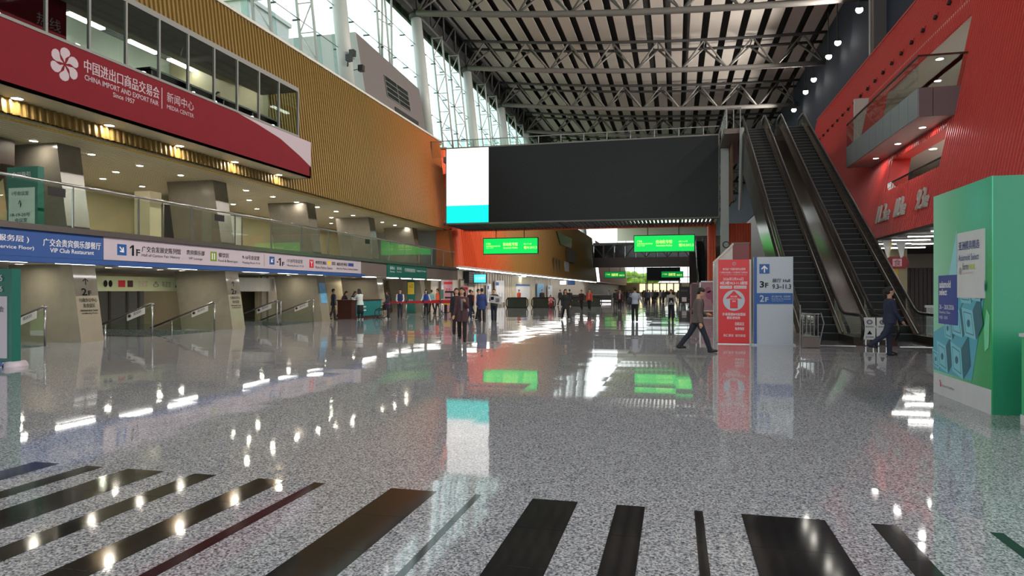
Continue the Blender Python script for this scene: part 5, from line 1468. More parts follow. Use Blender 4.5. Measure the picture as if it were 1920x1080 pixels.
for (y0, y1, z0, z1, mm, lb) in ((66.2, 68.0, .4, 2.3, 'poster_white', 'grey white poster board with bottle pictures by the counters'), (69.5, 73.5, .3, 2.7, 'poster_white', 'large white poster board with blue corner by the counters'), (92, 97, .4, 2.6, 'poster_blue', 'pale blue poster board farther along the shop fronts'),
                                 (100, 104, .4, 2.4, 'poster_white', 'white poster board farthest along the shop fronts')):
    t = thing('poster_board', lb, 'sign', (-18.6, y0, 0))
    MB().box(-18.7, -18.62, y0, y1, z0, z1).build('panel', M[mm], t)
    for y in (y0 + .1, y1 - .1): MB().box(-18.75, -18.6, y - .03, y + .03, 0, z1).build('leg', M['steel'], t)
    if mm == 'poster_white':
        MB().box(-18.615, -18.61, y0 + .15, y0 + .15 + (y1 - y0) * .3, z1 - .55, z1 - .2).build('blue_block', M['navyblue'], t)
        for k in range(3): MB().box(-18.615, -18.61, y0 + .25 + (y1 - y0) * .3 * k, y0 + .4 + (y1 - y0) * .3 * k, z0 + .4, z0 + 1.1).build('picture', M['grey_print'], t)
for (y0, y1, mm, lb) in ((53.2, 55.6, 'poster_white', 'bright doorway with teal board left of the cyan sign'), (58.4, 60.6, 'cream', 'cream lit doorway right of the cyan sign')):
    t = thing('doorway', lb, 'door', (-18.8, y0, 0))
    MB().box(-19.1, -18.98, y0, y1, 0, 2.55).build('opening', M[mm], t)
    MB().box(-19.0, -18.9, y0 - .15, y0, 0, 2.65).build('jamb', M['brown'], t); MB().box(-19.0, -18.9, y1, y1 + .15, 0, 2.65).build('jamb', M['brown'], t)
    MB().box(-19.0, -18.9, y0, y1, 2.55, 2.65).build('lintel', M['brown'], t)
    if mm == 'poster_white': MB().box(-18.97, -18.95, y0 + .2, y1 - .3, .9, 1.7).build('board', M['teal'], t)
t = thing('dark_shutter', 'dark grey shutter box above the cream doorway', 'shutter', (-18.6, 60.5, 2.4))
MB().box(-18.95, -18.5, 59.6, 63.2, 2.3, 3.4).build('box', M['dark'], t)
for k in range(5): MB().box(-18.5, -18.47, 59.6, 63.2, 2.35 + .21 * k, 2.48 + .21 * k).build('slat', M['girder'], t)
t = thing('hanging_screen', 'cyan lit screen sign hanging below the far gold wall', 'sign', (-16.9, 58, 2.3))
MB().box(-17.6, -16.35, 58.0, 58.12, 2.25, 3.1).build('case', M['black'], t)
MB().box(-17.52, -16.43, 57.98, 58.0, 2.32, 3.04).build('display', M['led_cyan'], t)
tY('会议 咨询', 57.97, -17.4, -16.95, 2.55, 2.85, M['textwhite'], t); tY('展览 服务', 57.97, -16.9, -16.5, 2.55, 2.85, M['textwhite'], t)
for x in (-17.4, -16.6): MB().tube([(x, 58.06, 3.1), (x, 58.06, 3.45)], .02, 5).build('hanger', M['black'], t)
t = thing('hanging_screen', 'small pale blue lit screen pair hanging farther along the shop fronts', 'sign', (-16.6, 104, 2.4))
for x in (-17.6, -16.3):
    MB().box(x, x + 1.15, 104, 104.1, 2.5, 3.2).build('case', M['black'], t)
    MB().box(x + .08, x + 1.07, 103.98, 104, 2.56, 3.14).build('display', M['navyblue'] if x > -17 else M['scr_white'], t)
for x in (-17.0, -15.7): MB().tube([(x, 104.05, 3.2), (x, 104.05, 3.45)], .03, 5).build('hanger', M['black'], t)

# escalator mouths with glass parapets in the middle distance
for (x0, x1, y, lb) in ((-15.0, -13.2, 60.2, 'first dark glass parapet with black rail in the middle distance'), (-12.9, -10.9, 61.6, 'second dark glass parapet with black rail in the middle distance'), (-10.7, -7.4, 68.5, 'farther low glass parapet beyond the seated person')):
    t = thing('glass_parapet', lb, 'railing', (x0, y, 0))
    MB().box(x0, x1, y, y + .03, .08, .92).build('glass_panel', mat('green_black_glass', C(60, 70, 60), .08) if 'pg' not in globals() else pg, t)
    pg = bpy.data.materials['green_black_glass']
    pts = [(x0, y, .0), (x0 - .12, y, .3), (x0 - .1, y, .75), (x0 + .05, y, .95), (x1 - .05, y, .95), (x1 + .1, y, .75), (x1 + .12, y, .3), (x1, y, 0)]
    MB().tube(pts, .05, 8).build('handrail', M['rubber'], t, True)
    MB().box(x0, x1, y - .02, y + .05, 0, .1).build('skirt', M['black'], t)
t = thing('low_counter', 'long low counter with lit base in the far left distance', 'counter', (-11, 92, 0))
MB().box(-14.5, -8.5, 92, 93, 0.0, 1.0).build('body', M['girder'], t); MB().box(-14.5, -8.5, 91.95, 92, .1, .32).build('lit_base', M['scr_white'], t); MB().box(-14.6, -8.4, 91.9, 93.1, 1.0, 1.06).build('top', M['steel'], t)

# framed floral posters and black board on the right
for (x0, x1, y, z1, lb, fr) in ((1.55, 2.9, 47.2, 2.25, 'large grey framed pink floral board behind the man in the blazer', 'steel'), (1.05, 1.75, 52.5, 2.2, 'smaller pink framed board left of the large floral board', 'pink')):
    t = thing('framed_board', lb, 'sign', ((x0 + x1) / 2, y, 0))
    MB().box(x0 + .08, x1 - .08, y + .02, y + .08, .28, z1 - .08).build('print', M['pink'] if fr == 'steel' else M['grey_print'], t)
    for (a, b2, c2, d2) in ((x0, x0 + .09, 0, z1), (x1 - .09, x1, 0, z1)): MB().box(a, b2, y, y + .1, c2, d2).build('frame_post', M[fr], t)
    for z in (.2, z1 - .09): MB().box(x0, x1, y, y + .1, z, z + .09).build('frame_rail', M[fr], t)
    if fr == 'steel':
        for (dx, z, r) in ((.7, 1.3, .3), (.55, 1.65, .2), (.95, .9, .2)):
            MB().disc((x0 + dx, y + .02, z), (0, -1, 0), r, .004, 18).build('printed_flower', mat('rose_flower_print', C(196, 110, 140), .4) if not bpy.data.materials.get('rose_flower_print') else bpy.data.materials['rose_flower_print'], t)
t = thing('black_board', 'black information board standing in the far right distance', 'sign', (.8, 69.8, 0))
MB().box(.3, 1.35, 69.8, 69.9, .35, 2.0).build('panel', M['black'], t)
MB().box(.6, 1.05, 69.79, 69.8, .5, .95).build('white_patch', M['poster_white'], t)
tY('展会信息', 69.79, .5, 1.15, 1.5, 1.7, M['grey_print'], t)
for x in (.45, 1.2): MB().box(x - .03, x + .03, 69.8, 69.9, 0, .36).build('leg', M['steel'], t)

# second bridge, second set of signs, third screen, end wall
b2_ = bridge(138, 'second footbridge far down the hall with open braced sides', 2.6, screen=False)
for (x0, x1, lb) in ((-14.4, -10.1, 'small far green lit sign left below the second bridge'), (-2.9, 1.5, 'small far green lit sign right below the second bridge')):
    y = 141.0
    t = thing('led_sign', lb, 'sign', ((x0 + x1) / 2, y, 4.2))
    MB().box(x0, x1, y, y + .2, 4.2, 5.55).build('case', M['black'], t)
    MB().box(x0 + .08, x1 - .08, y - .03, y, 4.3, 5.48).build('display', M['led_green_far'], t)
    for d in (1, 3.2): MB().tube([(x0 + d, y + .1, 5.5), (x0 + d, y + .1, 8.12)], .04, 6).build('hanger', M['black'], t)
    tY('广交会', y - .04, x0 + .3, x0 + 1.2, 4.8, 5.1, M['led_text'], t, bold=.02); tY('自动化专馆', y - .04, x0 + 1.5, x0 + 2.8, 4.6, 5.2, M['led_text'], t, bold=.03); tY('10.3/11.3', y - .04, x0 + 3.1, x0 + 4.1, 4.6, 4.95, M['led_text'], t, bold=.03)
t = thing('far_screen', 'dark blank screen in the farthest part of the hall', 'screen', (-3, 190, 4.4))
MB().box(-7.8, 1.2, 190, 190.4, 4.5, 8.0).build('panel', M['scr_dark'], t); MB().box(-7.9, 1.3, 190, 190.5, 4.2, 4.5).build('frame', M['truss'], t)
for x in (-7.6, 1.0): MB().box(x - .15, x + .15, 190.1, 190.4, 0, 4.3).build('post', M['truss'], t)
wf = struct(MB().box(-20, 13, 239.8, 240, 19.0, 24).build('wall_far', M['white']))
w2 = struct(MB().box(-20, 13, 239.7, 239.9, 6.2, 6.5).build('window_2', M['steel_paint']))
for k in range(12):
    x = -20 + 3 * k
    MB().box(x - .1, x + .1, 239.7, 240, 0, 19).build('mullion', M['steel_paint'], w2)
    if k < 11:
        MB().quad((x + .1, 239.85, 0), (x + 2.9, 239.85, 0), (x + 2.9, 239.85, 6.2), (x + .1, 239.85, 6.2)).build('pane', M['glass'], w2)
        MB().quad((x + .1, 239.85, 6.5), (x + 2.9, 239.85, 6.5), (x + 2.9, 239.85, 19), (x + .1, 239.85, 19)).build('pane', M['glass'], w2)
for z in (3.2, 9.5, 12.6, 15.8): MB().box(-20, 13, 239.75, 239.95, z - .06, z + .06).build('transom', M['steel_paint'], w2)
struct(MB().box(-20, 9, 236, 236.3, 0, 4.3).build('wall_far', M['beige']))
t = thing('lit_shop', 'warm lit shop fronts at the far end of the hall', 'shop front', (-3, 235.5, 0))
for k in range(6):
    x = -12 + 2.3 * k
    MB().box(x, x + 1.9, 235.8, 236, 1.2, 3.9).build('window', mat('warm_lit_window', (1, .82, .5, 1), .5, emit=.7) if k == 0 else bpy.data.materials['warm_lit_window'], t)
    MB().box(x + 1.9, x + 2.3, 235.7, 236, 0, 4.2).build('pier', M['brown'], t)
# right side of the far hall
struct(MB().box(8.9, 9.1, 46.3, 62, 0, 3.9).build('wall_right', M['brown']))
struct(MB().box(9.4, 9.7, 62, 238, 0, 11).build('wall_right', M['brown']))
struct(MB().box(9.4, 12.3, 62, 238, 10.9, 11.0).build('ceiling', M['brown']))
struct(MB().box(12.2, 12.5, 150, 240, 12.0, 24.0).build('wall_right', M['navy']))
struct(MB().box(2.75, 9, 146, 146.4, 0, 13).build('wall_right', M['brown']))
# outside
struct(MB().box(-300, 300, -120, 420, -3.4, -3.2).build('ground', M['grass']))
for (x0, x1, y0, y1, zt_, lb) in ((-46, -38.5, 55, 62, 28.5, 'pale tall building block outside the glass facade, left one'), (-47, -38, 64, 78, 26.5, 'pale wide building block outside the glass facade, right one'), (-60, -50, 84, 100, 24, 'pale distant building block outside the facade behind the plant room')):
    t = thing('building', lb, 'building', (x0, y0, -3.2))
    MB().box(x0, x1, y0, y1, -3.2, zt_).build('body', M['concrete_pale'], t)
    for k in range(4): MB().box(x1, x1 + .1, y0 + .6 + (y1 - y0 - 1.2) * k / 4, y0 + 1.5 + (y1 - y0 - 1.2) * k / 4, zt_ - 5, zt_ - 3).build('window', M['dark_glass'], t)
    MB().box(x0 - .2, x1 + .2, y0 - .2, y1 + .2, zt_, zt_ + .4).build('parapet', M['concrete_pale'], t)
for i, (x, y, s) in enumerate(((-21, 262, 6), (-17, 258, 6), (-13, 262, 6.5), (-9, 266, 6))):
    rnd = random.Random(i)
    t = thing('tree', '%s leafy tree from the left outside the far end glass' % ordn[i], 'tree', (x, y, -3.2), group='trees outside the far end')
    MB().tube([(x, y, -3.2), (x + .2, y, 1), (x, y, 4.5)], [.35, .28, .15], 8).build('trunk', M['bark'], t, True)
    mb = MB()
    for k in range(14):
        a = rnd.uniform(0, 6.28); rr = rnd.uniform(0, s * .55)
        mb.ball((x + rr * math.cos(a), y + rr * math.sin(a), 4.6 + rnd.uniform(-2.4, 3.2)), rnd.uniform(1.2, 2.1), 8, 6)
    mb.build('crown', M['leaf'], t, False)
# ================================================================ PEOPLE
_mc = {}
def pm(c, rough=.75):
    k = (c, rough)
    if k not in _mc: _mc[k] = mat('cloth_%02x%02x%02x' % c, C(*c), rough, noise=.12, nscale=9)
    return _mc[k]
SKIN = (198, 150, 122)
def skin_part(mb, name, m, root, vox, local=True):
    o = mb.build(name, m, root, True, local=local)
    r = o.modifiers.new('remesh', 'REMESH'); r.mode = 'VOXEL'; r.voxel_size = vox; r.use_smooth_shade = True
    s = o.modifiers.new('smooth', 'SMOOTH'); s.factor = .5; s.iterations = 3
    BAKE.append(o)
    return o

def person(label, loc, head, H=1.70, legs=((12, 6), (-14, 14)), arms=((6, 8, 14, 0), (-6, 8, 12, 0)), top=(60, 60, 66), bottom=(30, 30, 36), shoes=(22, 22, 24),
           hair=(22, 18, 16), style='jacket', hairstyle='short', lean=0, look=0, nod=0, vox=.012, near=True, group=None, skirt=False, sit=None, sleeve=None, female=False, skin=SKIN):
    """local frame: +y is the way the person faces, +x their right"""
    t = thing('person', label, 'person', loc, R(head), group)
    k = H / 1.72
    V = lambda x, y, z: Vector((x, y, z))
    sw = (.175 if female else .195) * k
    hz = .90 * k
    # legs
    J = {}
    for s, (a, kn) in zip((-1, 1), legs):
        hip = V(s * .088 * k, 0, hz)
        kne = hip + V(s * .006, math.sin(R(a)), -math.cos(R(a))) * .425 * k
        ank = kne + V(0, math.sin(R(a - kn)), -math.cos(R(a - kn))) * .40 * k
        J[s] = [hip, kne, ank]
    dz = .075 * k - min(J[s][2].z for s in (-1, 1))
    up = V(0, 0, dz)
    for s in (-1, 1): J[s] = [p + up for p in J[s]]
    pel = V(0, 0, hz + dz)
    ax = V(0, math.sin(R(lean)), math.cos(R(lean)))
    def S(h): return pel + ax * (h * k)      # point on the spine, h metres above the hips
    chest, sho, nek = S(.36), S(.50), S(.575)
    hd = nek + V(0, math.sin(R(lean + nod)) * .15 + .012, math.cos(R(lean + nod)) * .145) * k
    # arms
    A = {}
    for s, (f, o, e, inw) in zip((-1, 1), arms):
        sh = sho + V(s * (sw - .02), 0, -.035 * k)
        f2 = f + lean
        el = sh + V(s * math.sin(R(o)), math.sin(R(f2)) * math.cos(R(o)), -math.cos(R(f2)) * math.cos(R(o))) * .29 * k
        d = V(s * math.sin(R(o - inw)), math.sin(R(f2 + e)), -math.cos(R(f2 + e))).normalized()
        wr = el + d * .25 * k
        A[s] = [sh, el, wr, d]
    cy = lambda h: S(h).y
    def torso(mb, g, lo=-.08, hem=None):
        rs = []
        W = TW_ = [(-.10, .12, .095), (-.02, .165, .115), (.08, .158, .108), (.17, .138 if female else .148, .098), (.28, .155 if female else .165, .108), (.38, .165 if female else .178, .112), (.46, .165 if female else .18, .095), (.51, .13, .078), (.545, .075, .066)]
        if hem is not None:
            rs.append((pel.x, pel.y + .0, pel.z + hem * k, (.190 + g) * k, (.140 + g) * k))
        for h, a, b in W:
            if h < lo: continue
            p = S(h); e_ = .012 if (hem is not None and h < .12) else 0; rs.append((p.x, p.y, p.z, (a + g + e_) * k, (b + g + e_) * k))
        mb.rings(rs, 18)
    def leg(mb, g, s, ext=0):
        h, kn, an = J[s]
        mid = (h + kn) / 2; m2 = (kn * .6 + an * .4)
        mb.limb([h + V(0, 0, .02), mid, kn, m2, an - V(0, 0, ext)], [(.082 + g * .5) * k, (.076 + g) * k, (.056 + g) * k, (.055 + g * 1.2) * k, (.040 + g * 1.6) * k], 12)
    def arm(mb, g, s, upto=1.0):
        sh, el, wr, d = A[s]
        end = el + (wr - el) * upto
        mb.limb([sh, sh + (el - sh) * .35, el, el + (end - el) * .4, end], [(.056 + g) * k, (.050 + g) * k, (.040 + g) * k, (.038 + g) * k, (.027 + g * 1.1) * k], 10)
    # ---- skin: one continuous body with head, hands and fingers
    mb = MB()
    torso(mb, -.004)
    for s in (-1, 1):
        leg(mb, -.006, s)
        arm(mb, -.004, s)
        sh, el, wr, d = A[s]
        side = d.cross(V(0, 0, 1)) if abs(d.z) < .95 else V(0, 1, 0)
        side = side.normalized(); nrm = d.cross(side).normalized()
        palm = wr + d * .085 * k
        mb.limb([wr, wr + d * .045 * k, palm], [.026 * k, .034 * k, .033 * k], 10, (.55, 1.0) if False else None)
        if near:
            for q, L in enumerate((.062, .075, .07, .055)):
                b = palm + side * (-.027 + .018 * q) * k
                mid = b + d * L * .55 * k + V(0, .004, 0); tip = b + d * L * .9 * k + nrm * (-.018 * s) * k
                mb.limb([b - d * .02 * k, mid, tip], [.0105 * k, .0095 * k, .008 * k], 8)
            tb = wr + d * .03 * k + side * .03 * k
            mb.limb([tb, tb + d * .03 * k + side * .02 * k, tb + d * .06 * k + side * .022 * k], [.013 * k, .0115 * k, .009 * k], 8)
        # foot
        an = J[s][2]
        mb.limb([an, V(an.x, an.y + .08, an.z - .04)], [.036 * k, .03 * k], 8)
    mb.limb([nek - ax * .05 * k, nek + ax * .04 * k, hd - V(0, .012, .03) * k], [.056 * k, .053 * k, .052 * k], 12)
    lk = R(look); cl, sl = math.cos(lk), math.sin(lk)
    nd = R(nod); cn, sn = math.cos(nd), math.sin(nd)
    def HP(x, y, z):
        y, z = y * cn + z * sn, -y * sn + z * cn
        return hd + V(x * cl + y * sl, -x * sl + y * cl, z) * k
    def hball(m_, c, r):
        tmp = MB(); tmp.ball((0, 0, 0), r, 16, 12)
        m_.add([HP(p[0] + c[0], p[1] + c[1], p[2] + c[2]) for p in tmp.v], tmp.f)
    hball(mb, (0, -.008, .018), (.076, .094, .098))
    hball(mb, (0, .018, -.045), (.058, .070, .068))
    hball(mb, (0, .082, -.020), (.013, .020, .026))
    for s in (-1, 1): hball(mb, (s * .075, -.01, -.012), (.012, .022, .032))
    skin_part(mb, 'body', pm(skin, .55), t, vox)
    if near:
        for s in (-1, 1):
            e = MB(); hball(e, (s * .030, .079, .012), (.012, .008, .007)); e.build('eye', M['textdark'], t, True, local=True)
        e = MB(); hball(e, (0, .084, -.062), (.022, .008, .006)); e.build('mouth', pm((150, 84, 78)), t, True, local=True)
    # ---- hair
    mb = MB()
    if hairstyle != 'bald':
        hball(mb, (0, -.016, .046), (.087, .095, .083))
        hball(mb, (0, -.050, -.005), (.078, .066, .075))
        if hairstyle in ('long', 'bob'):
            L = .30 if hairstyle == 'long' else .13
            for s in (-1, 0, 1):
                mb.limb([HP(s * .055, -.05, .03), HP(s * .075, -.05 - .02 * (s == 0), -.06), HP(s * .07, -.065, -.06 - L * .5), HP(s * .055, -.075, -.06 - L)], [.045 * k, .045 * k, .045 * k, .03 * k], 10)
        if hairstyle == 'pony':
            mb.limb([HP(0, -.10, .05), HP(0, -.145, .03), HP(0, -.15, -.08), HP(0, -.135, -.18)], [.03 * k, .036 * k, .032 * k, .014 * k], 10)
        skin_part(mb, 'hair', pm(hair, .6), t, vox)
    # ---- clothing
    mb = MB()
    hemv = {'jacket': -.08, 'coat': -.26, 'shirt': -.02, 'vest': -.05}[style]
    torso(mb, .020 if style != 'shirt' else .013, lo=-.05 if style != 'shirt' else -.03, hem=hemv)
    if style != 'vest':
        for s in (-1, 1): arm(mb, .016 if style != 'shirt' else .011, s, .95)
    skin_part(mb, {'jacket': 'jacket', 'coat': 'coat', 'shirt': 'shirt', 'vest': 'vest'}[style], pm(top), t, vox)
    if style == 'vest' or sleeve:
        mb = MB()
        for s in (-1, 1): arm(mb, .013 if style == 'vest' else .018, s, .95)
        skin_part(mb, 'sleeves', pm(sleeve or (210, 210, 212)), t, vox)
    mb = MB()
    rs = [(pel.x, pel.y, pel.z + h * k, a * k, b * k) for h, a, b in ((-.13, .10, .085), (-.06, .165, .118), (.02, .172, .122), (.10, .158, .112))]
    mb.rings(rs, 18)
    if skirt:
        mb = MB(); mb.rings([(pel.x, pel.y, pel.z - .56 * k, .20 * k, .17 * k), (pel.x, pel.y, pel.z - .3 * k, .19 * k, .15 * k), (pel.x, pel.y, pel.z - .06 * k, .175 * k, .128 * k), (pel.x, pel.y, pel.z + .1 * k, .15 * k, .11 * k)], 18)
        mb.build('skirt', pm(bottom), t, True, local=True); mb = MB()
    for s in (-1, 1): leg(mb, .012, s, .03)
    skin_part(mb, 'trousers', pm(bottom), t, vox)
    for s in (-1, 1):
        an = J[s][2]
        tmp = MB(); tmp.ball((0, 0, 0), (.046 * k, .135 * k, .07 * k), 14, 10)
        low = an.z - .075 * k
        pit = max(0, low) * 1.2
        vs = []
        for p in tmp.v:
            y = p[1]; z = max(p[2], -.042 * k) * (1.0 if y < .03 else .75)
            zz = low + .042 * k + z - (pit * (y + .05) if pit > .02 else 0)
            vs.append((an.x + p[0], an.y + .055 * k + y, max(zz, 0.002)))
        mb = MB(); mb.add(vs, tmp.f); mb.build('shoe', pm(shoes, .4), t, True, local=True)
    info = dict(t=t, S=S, k=k, A=A, HP=HP, pel=pel, hball=hball, sho=sho, nek=nek, J=J)
    return info

def front_strip(info, name, c, w, z0, z1, off=0, k2=0, g=.036):
    """narrow piece of cloth lying on the chest, from z0 to z1 above the hips"""
    W = [(-.30, .150), (-.10, .133), (-.02, .127), (.08, .118), (.17, .098), (.28, .108), (.38, .112), (.46, .095), (.51, .078), (.545, .066)]
    def dep(h):
        for (a, x), (b, y) in zip(W[:-1], W[1:]):
            if h <= b: return x + (y - x) * (h - a) / (b - a)
        return W[-1][1]
    t = info['t']; k = info['k']; S = info['S']; mb = MB(); n = 7; vs = []; fs = []
    for i in range(n + 1):
        h = z0 + (z1 - z0) * i / n; p = S(h); hw = (w[0] + (w[1] - w[0]) * i / n) / 2; d = (dep(h) + g) * k
        for x in (-hw, 0, hw):
            rx_ = .17 * k; y = d * math.sqrt(max(.2, 1 - (x / rx_) ** 2))
            vs.append((x, p.y + y + .004, p.z))
        for x in (-hw, 0, hw):
            vs.append((x, p.y + d * .7, p.z))
    for i in range(n):
        o = i * 6
        for j in range(2): fs += [(o + j, o + j + 1, o + j + 7, o + j + 6), (o + 3 + j, o + 9 + j, o + 10 + j, o + 4 + j)]
        fs += [(o, o + 6, o + 9, o + 3), (o + 2, o + 5, o + 11, o + 8)]
    mb.add(vs, fs)
    return mb.build(name, pm(c), t, local=True)

def bag(info, c, y=-.2, h0=.08, h1=.45, w=.3, x=0):
    S = info['S']; a = S((h0 + h1) / 2); t = info['t']
    tmp = MB(); tmp.ball((0, 0, 0), (w / 2, .09, (h1 - h0) / 2), 14, 10)
    vs = [(x + math.copysign(abs(p[0] / (w / 2)) ** .6 * w / 2, p[0]), a.y + y + p[1], a.z + math.copysign(abs(p[2] / ((h1 - h0) / 2)) ** .7 * (h1 - h0) / 2, p[2])) for p in tmp.v]
    b = thing('backpack', 'placeholder', 'bag')
    return tmp, vs

# -- the nearer people
p = person('woman in a maroon jacket and black trousers, hand raised to her chin', (-6.56, 20.4, 0), 195, 1.69, legs=((8, 4), (-16, 12)), arms=((20, 6, 120, 24), (2, 10, 20, 0)), top=(70, 42, 48), bottom=(22, 22, 26), hairstyle='bob', style='coat', female=True, look=14, vox=.011)
front_strip(p, 'zip_line', (40, 26, 30), (.02, .02), -.2, .08)
front_strip(p, 'scarf', (120, 110, 116), (.05, .07), .1, .47, .148, -.03)
p = person('person in black standing behind the woman in maroon', (-7.8, 23.6, 0), 200, 1.68, legs=((3, 2), (-4, 4)), top=(28, 28, 32), bottom=(44, 26, 32), hairstyle='bob', style='coat', female=True, vox=.016)
p = person('man in a grey brown blazer and dark trousers striding to the right, looking down', (0.55, 18.3, 0), -84, 1.73, legs=((-27, 14), (24, 4)), arms=((-4, 8, 82, 48), (-8, 8, 12, 0)), top=(96, 84, 80), bottom=(36, 40, 52), shoes=(24, 22, 22), style='jacket', nod=20, lean=3, vox=.011)
front_strip(p, 'inner_shirt', (24, 24, 28), (.05, .12), .2, .53, .136, -.05)
for s in (-1, 1):
    S = p['S']; P0, P1, P2 = S(.16), S(.40), S(.53)
    MB().hexa([(s * .012, P0.y + .11, P0.z), (s * .03, P0.y + .11, P0.z), (s * .03, P0.y + .142, P0.z), (s * .012, P0.y + .144, P0.z), (s * .05, P1.y + .11, P1.z), (s * .115, P1.y + .09, P1.z), (s * .115, P1.y + .128, P1.z), (s * .05, P1.y + .150, P1.z)]).build('lapel', pm((78, 68, 64)), p['t'], local=True)
p = person('woman in a navy uniform suit with ponytail walking to the right', (5.11, 18.36, 0), -80, 1.68, legs=((4, 2), (-24, 34)), arms=((14, 5, 20, 6), (12, 6, 26, 8)), top=(36, 42, 66), bottom=(32, 38, 60), hairstyle='pony', style='jacket', female=True, vox=.011)
front_strip(p, 'white_collar', (225, 225, 228), (.03, .09), .33, .535, .142, -.06)
p = person('man in a pale shirt with a shoulder bag walking away down the hall', (-2.06, 35.5, 0), 8, 1.78, legs=((5, 3), (-10, 10)), arms=((-4, 16, 10, 0), (14, 26, 12, 0)), top=(170, 178, 196), bottom=(24, 26, 32), style='shirt', vox=.015)
S = p['S']; q = S(.16)
MB().rings([(-.27, -.02, q.z - .22, .10, .12), (-.27, -.02, q.z - .1, .12, .15), (-.26, -.02, q.z + .12, .11, .14), (-.25, -.02, q.z + .2, .05, .08)], 14).build('shoulder_bag', pm((40, 44, 52)), p['t'], True, local=True)
MB().tube([(-.25, -.02, q.z + .18), (-.19, -.11, q.z + .34), (-.14, -.02, q.z + .425), (-.2, .1, q.z + .3), (-.26, .02, q.z + .18)], .018, 6).build('bag_strap', pm((40, 44, 52)), p['t'], True, local=True)
p = person('person in dark dungarees over a pale shirt walking towards the camera', (-.25, 37.9, 0), 185, 1.66, legs=((6, 3), (-8, 10)), arms=((4, 14, 14, 0), (-4, 14, 14, 0)), top=(176, 172, 166), bottom=(34, 32, 44), style='shirt', hairstyle='bob', vox=.016)
front_strip(p, 'dungaree_bib', (34, 32, 44), (.30, .22), .02, .36, g=.03)
front_strip(p, 'white_badge', (220, 220, 225), (.07, .07), .06, .20, g=.04)
p = person('person in long black coat with loose hair walking to the right', (-5.85, 36.6, 0), -150, 1.70, legs=((20, 8), (-16, 10)), top=(30, 34, 36), bottom=(24, 24, 28), shoes=(190, 188, 186), style='coat', hairstyle='long', female=True, vox=.016)
p = person('person in dark clothes standing behind the long haired walker', (-8.84, 57.5, 0), 20, 1.72, top=(34, 34, 38), bottom=(30, 30, 36), vox=.02, near=False)
p = person('person in pale grey top with dark trousers in the small chatting group', (-10.6, 35.9, 0), -60, 1.68, legs=((4, 2), (-8, 6)), arms=((30, 20, 30, 10), (10, 10, 20, 0)), top=(176, 172, 180), bottom=(28, 30, 40), style='shirt', vox=.016)
p = person('person in black jacket and blue jeans at the left of the chatting group', (-11.15, 36.2, 0), -30, 1.66, top=(40, 36, 42), bottom=(40, 52, 84), shoes=(200, 200, 204), vox=.018, near=False)
p = person('person in a blue jacket seen from behind in the chatting group', (-9.76, 33.7, 0), 15, 1.71, legs=((3, 2), (-4, 3)), top=(44, 62, 120), bottom=(24, 26, 34), style='coat', vox=.016)
p = person('person in dark clothes holding a printed board in front of the chest', (-9.3, 34.4, 0), 190, 1.69, legs=((3, 2), (-3, 2)), arms=((26, 8, 70, 14), (26, 8, 70, 14)), top=(66, 58, 60), bottom=(30, 38, 60), vox=.016)
t = thing('handheld_board', 'white printed board held by the person in dark clothes', 'board', (-9.2, 34.0, .95))
MB().hexa([(-9.45, 34.03, .98), (-8.78, 33.98, .90), (-8.78, 34.0, .90), (-9.45, 34.05, .98), (-9.45, 34.03, 1.38), (-8.78, 33.98, 1.28), (-8.78, 34.0, 1.28), (-9.45, 34.05, 1.38)]).build('sheet', M['poster_white'], t)
MB().box(-9.36, -9.2, 33.98, 34.02, 1.12, 1.28).build('picture', M['textdark'], t); MB().box(-9.1, -8.9, 33.97, 34.01, 1.0, 1.2).build('picture', M['grey_print'], t)
p = person('person in an orange red jacket with dark trousers in mid hall', (-6.81, 54.8, 0), 175, 1.74, top=(212, 80, 62), bottom=(28, 30, 38), vox=.02, near=False)
front_strip(p, 'inner_top', (205, 180, 170), (.06, .08), .05, .5, .14, -.03)
p = person('person in dark clothes right beside the orange red jacket', (-7.5, 55.2, 0), 170, 1.66, top=(60, 40, 44), bottom=(28, 28, 34), vox=.022, near=False)
p = person('person in a dark red jacket over a white top walking towards the camera', (-4.41, 55.4, 0), 180, 1.70, top=(84, 36, 44), bottom=(26, 26, 32), vox=.02, near=False)
front_strip(p, 'white_top', (214, 200, 205), (.10, .12), .05, .5)
p = person('woman in a white jacket and long black skirt at the service counter', (-16.9, 34.3, 0), 60, 1.70, legs=((2, 2), (-3, 2)), arms=((40, 8, 50, 8), (40, 8, 50, 8)), top=(214, 222, 220), bottom=(20, 30, 32), shoes=(225, 225, 228), style='jacket', hairstyle='long', female=True, vox=.016, lean=8, nod=12, skirt=True)
p = person('person in dark navy at the near end of the service counter', (-18.15, 33.6, 0), -40, 1.70, top=(34, 42, 58), bottom=(40, 30, 34), vox=.018, near=False)
p = person('left one of two clerks bending over behind the teal counter', (-19.2, 36.6, 0), -90, 1.62, top=(70, 52, 66), bottom=(30, 30, 36), lean=18, nod=20, vox=.018, near=False, female=True, hairstyle='bob')
p = person('right one of two clerks bending over behind the teal counter', (-19.2, 37.7, 0), -80, 1.62, top=(62, 54, 62), bottom=(30, 30, 36), lean=18, nod=20, vox=.018, near=False, female=True, hairstyle='bob')
p = person('woman in a dark dress with a purple sash in front of the teal counter', (-15.7, 35.3, 0), 120, 1.60, legs=((2, 2), (-3, 2)), arms=((20, 10, 30, 4), (16, 10, 30, 4)), top=(44, 42, 54), bottom=(26, 24, 36), shoes=(200, 200, 204), style='coat', hairstyle='bob', female=True, vox=.016, nod=16)
S = p['S']; q = S(.03)
MB().rings([(0, q.y, q.z - .05, .20, .15), (0, q.y, q.z + .03, .20, .15)], 16).build('sash', pm((120, 40, 110)), p['t'], True, local=True)
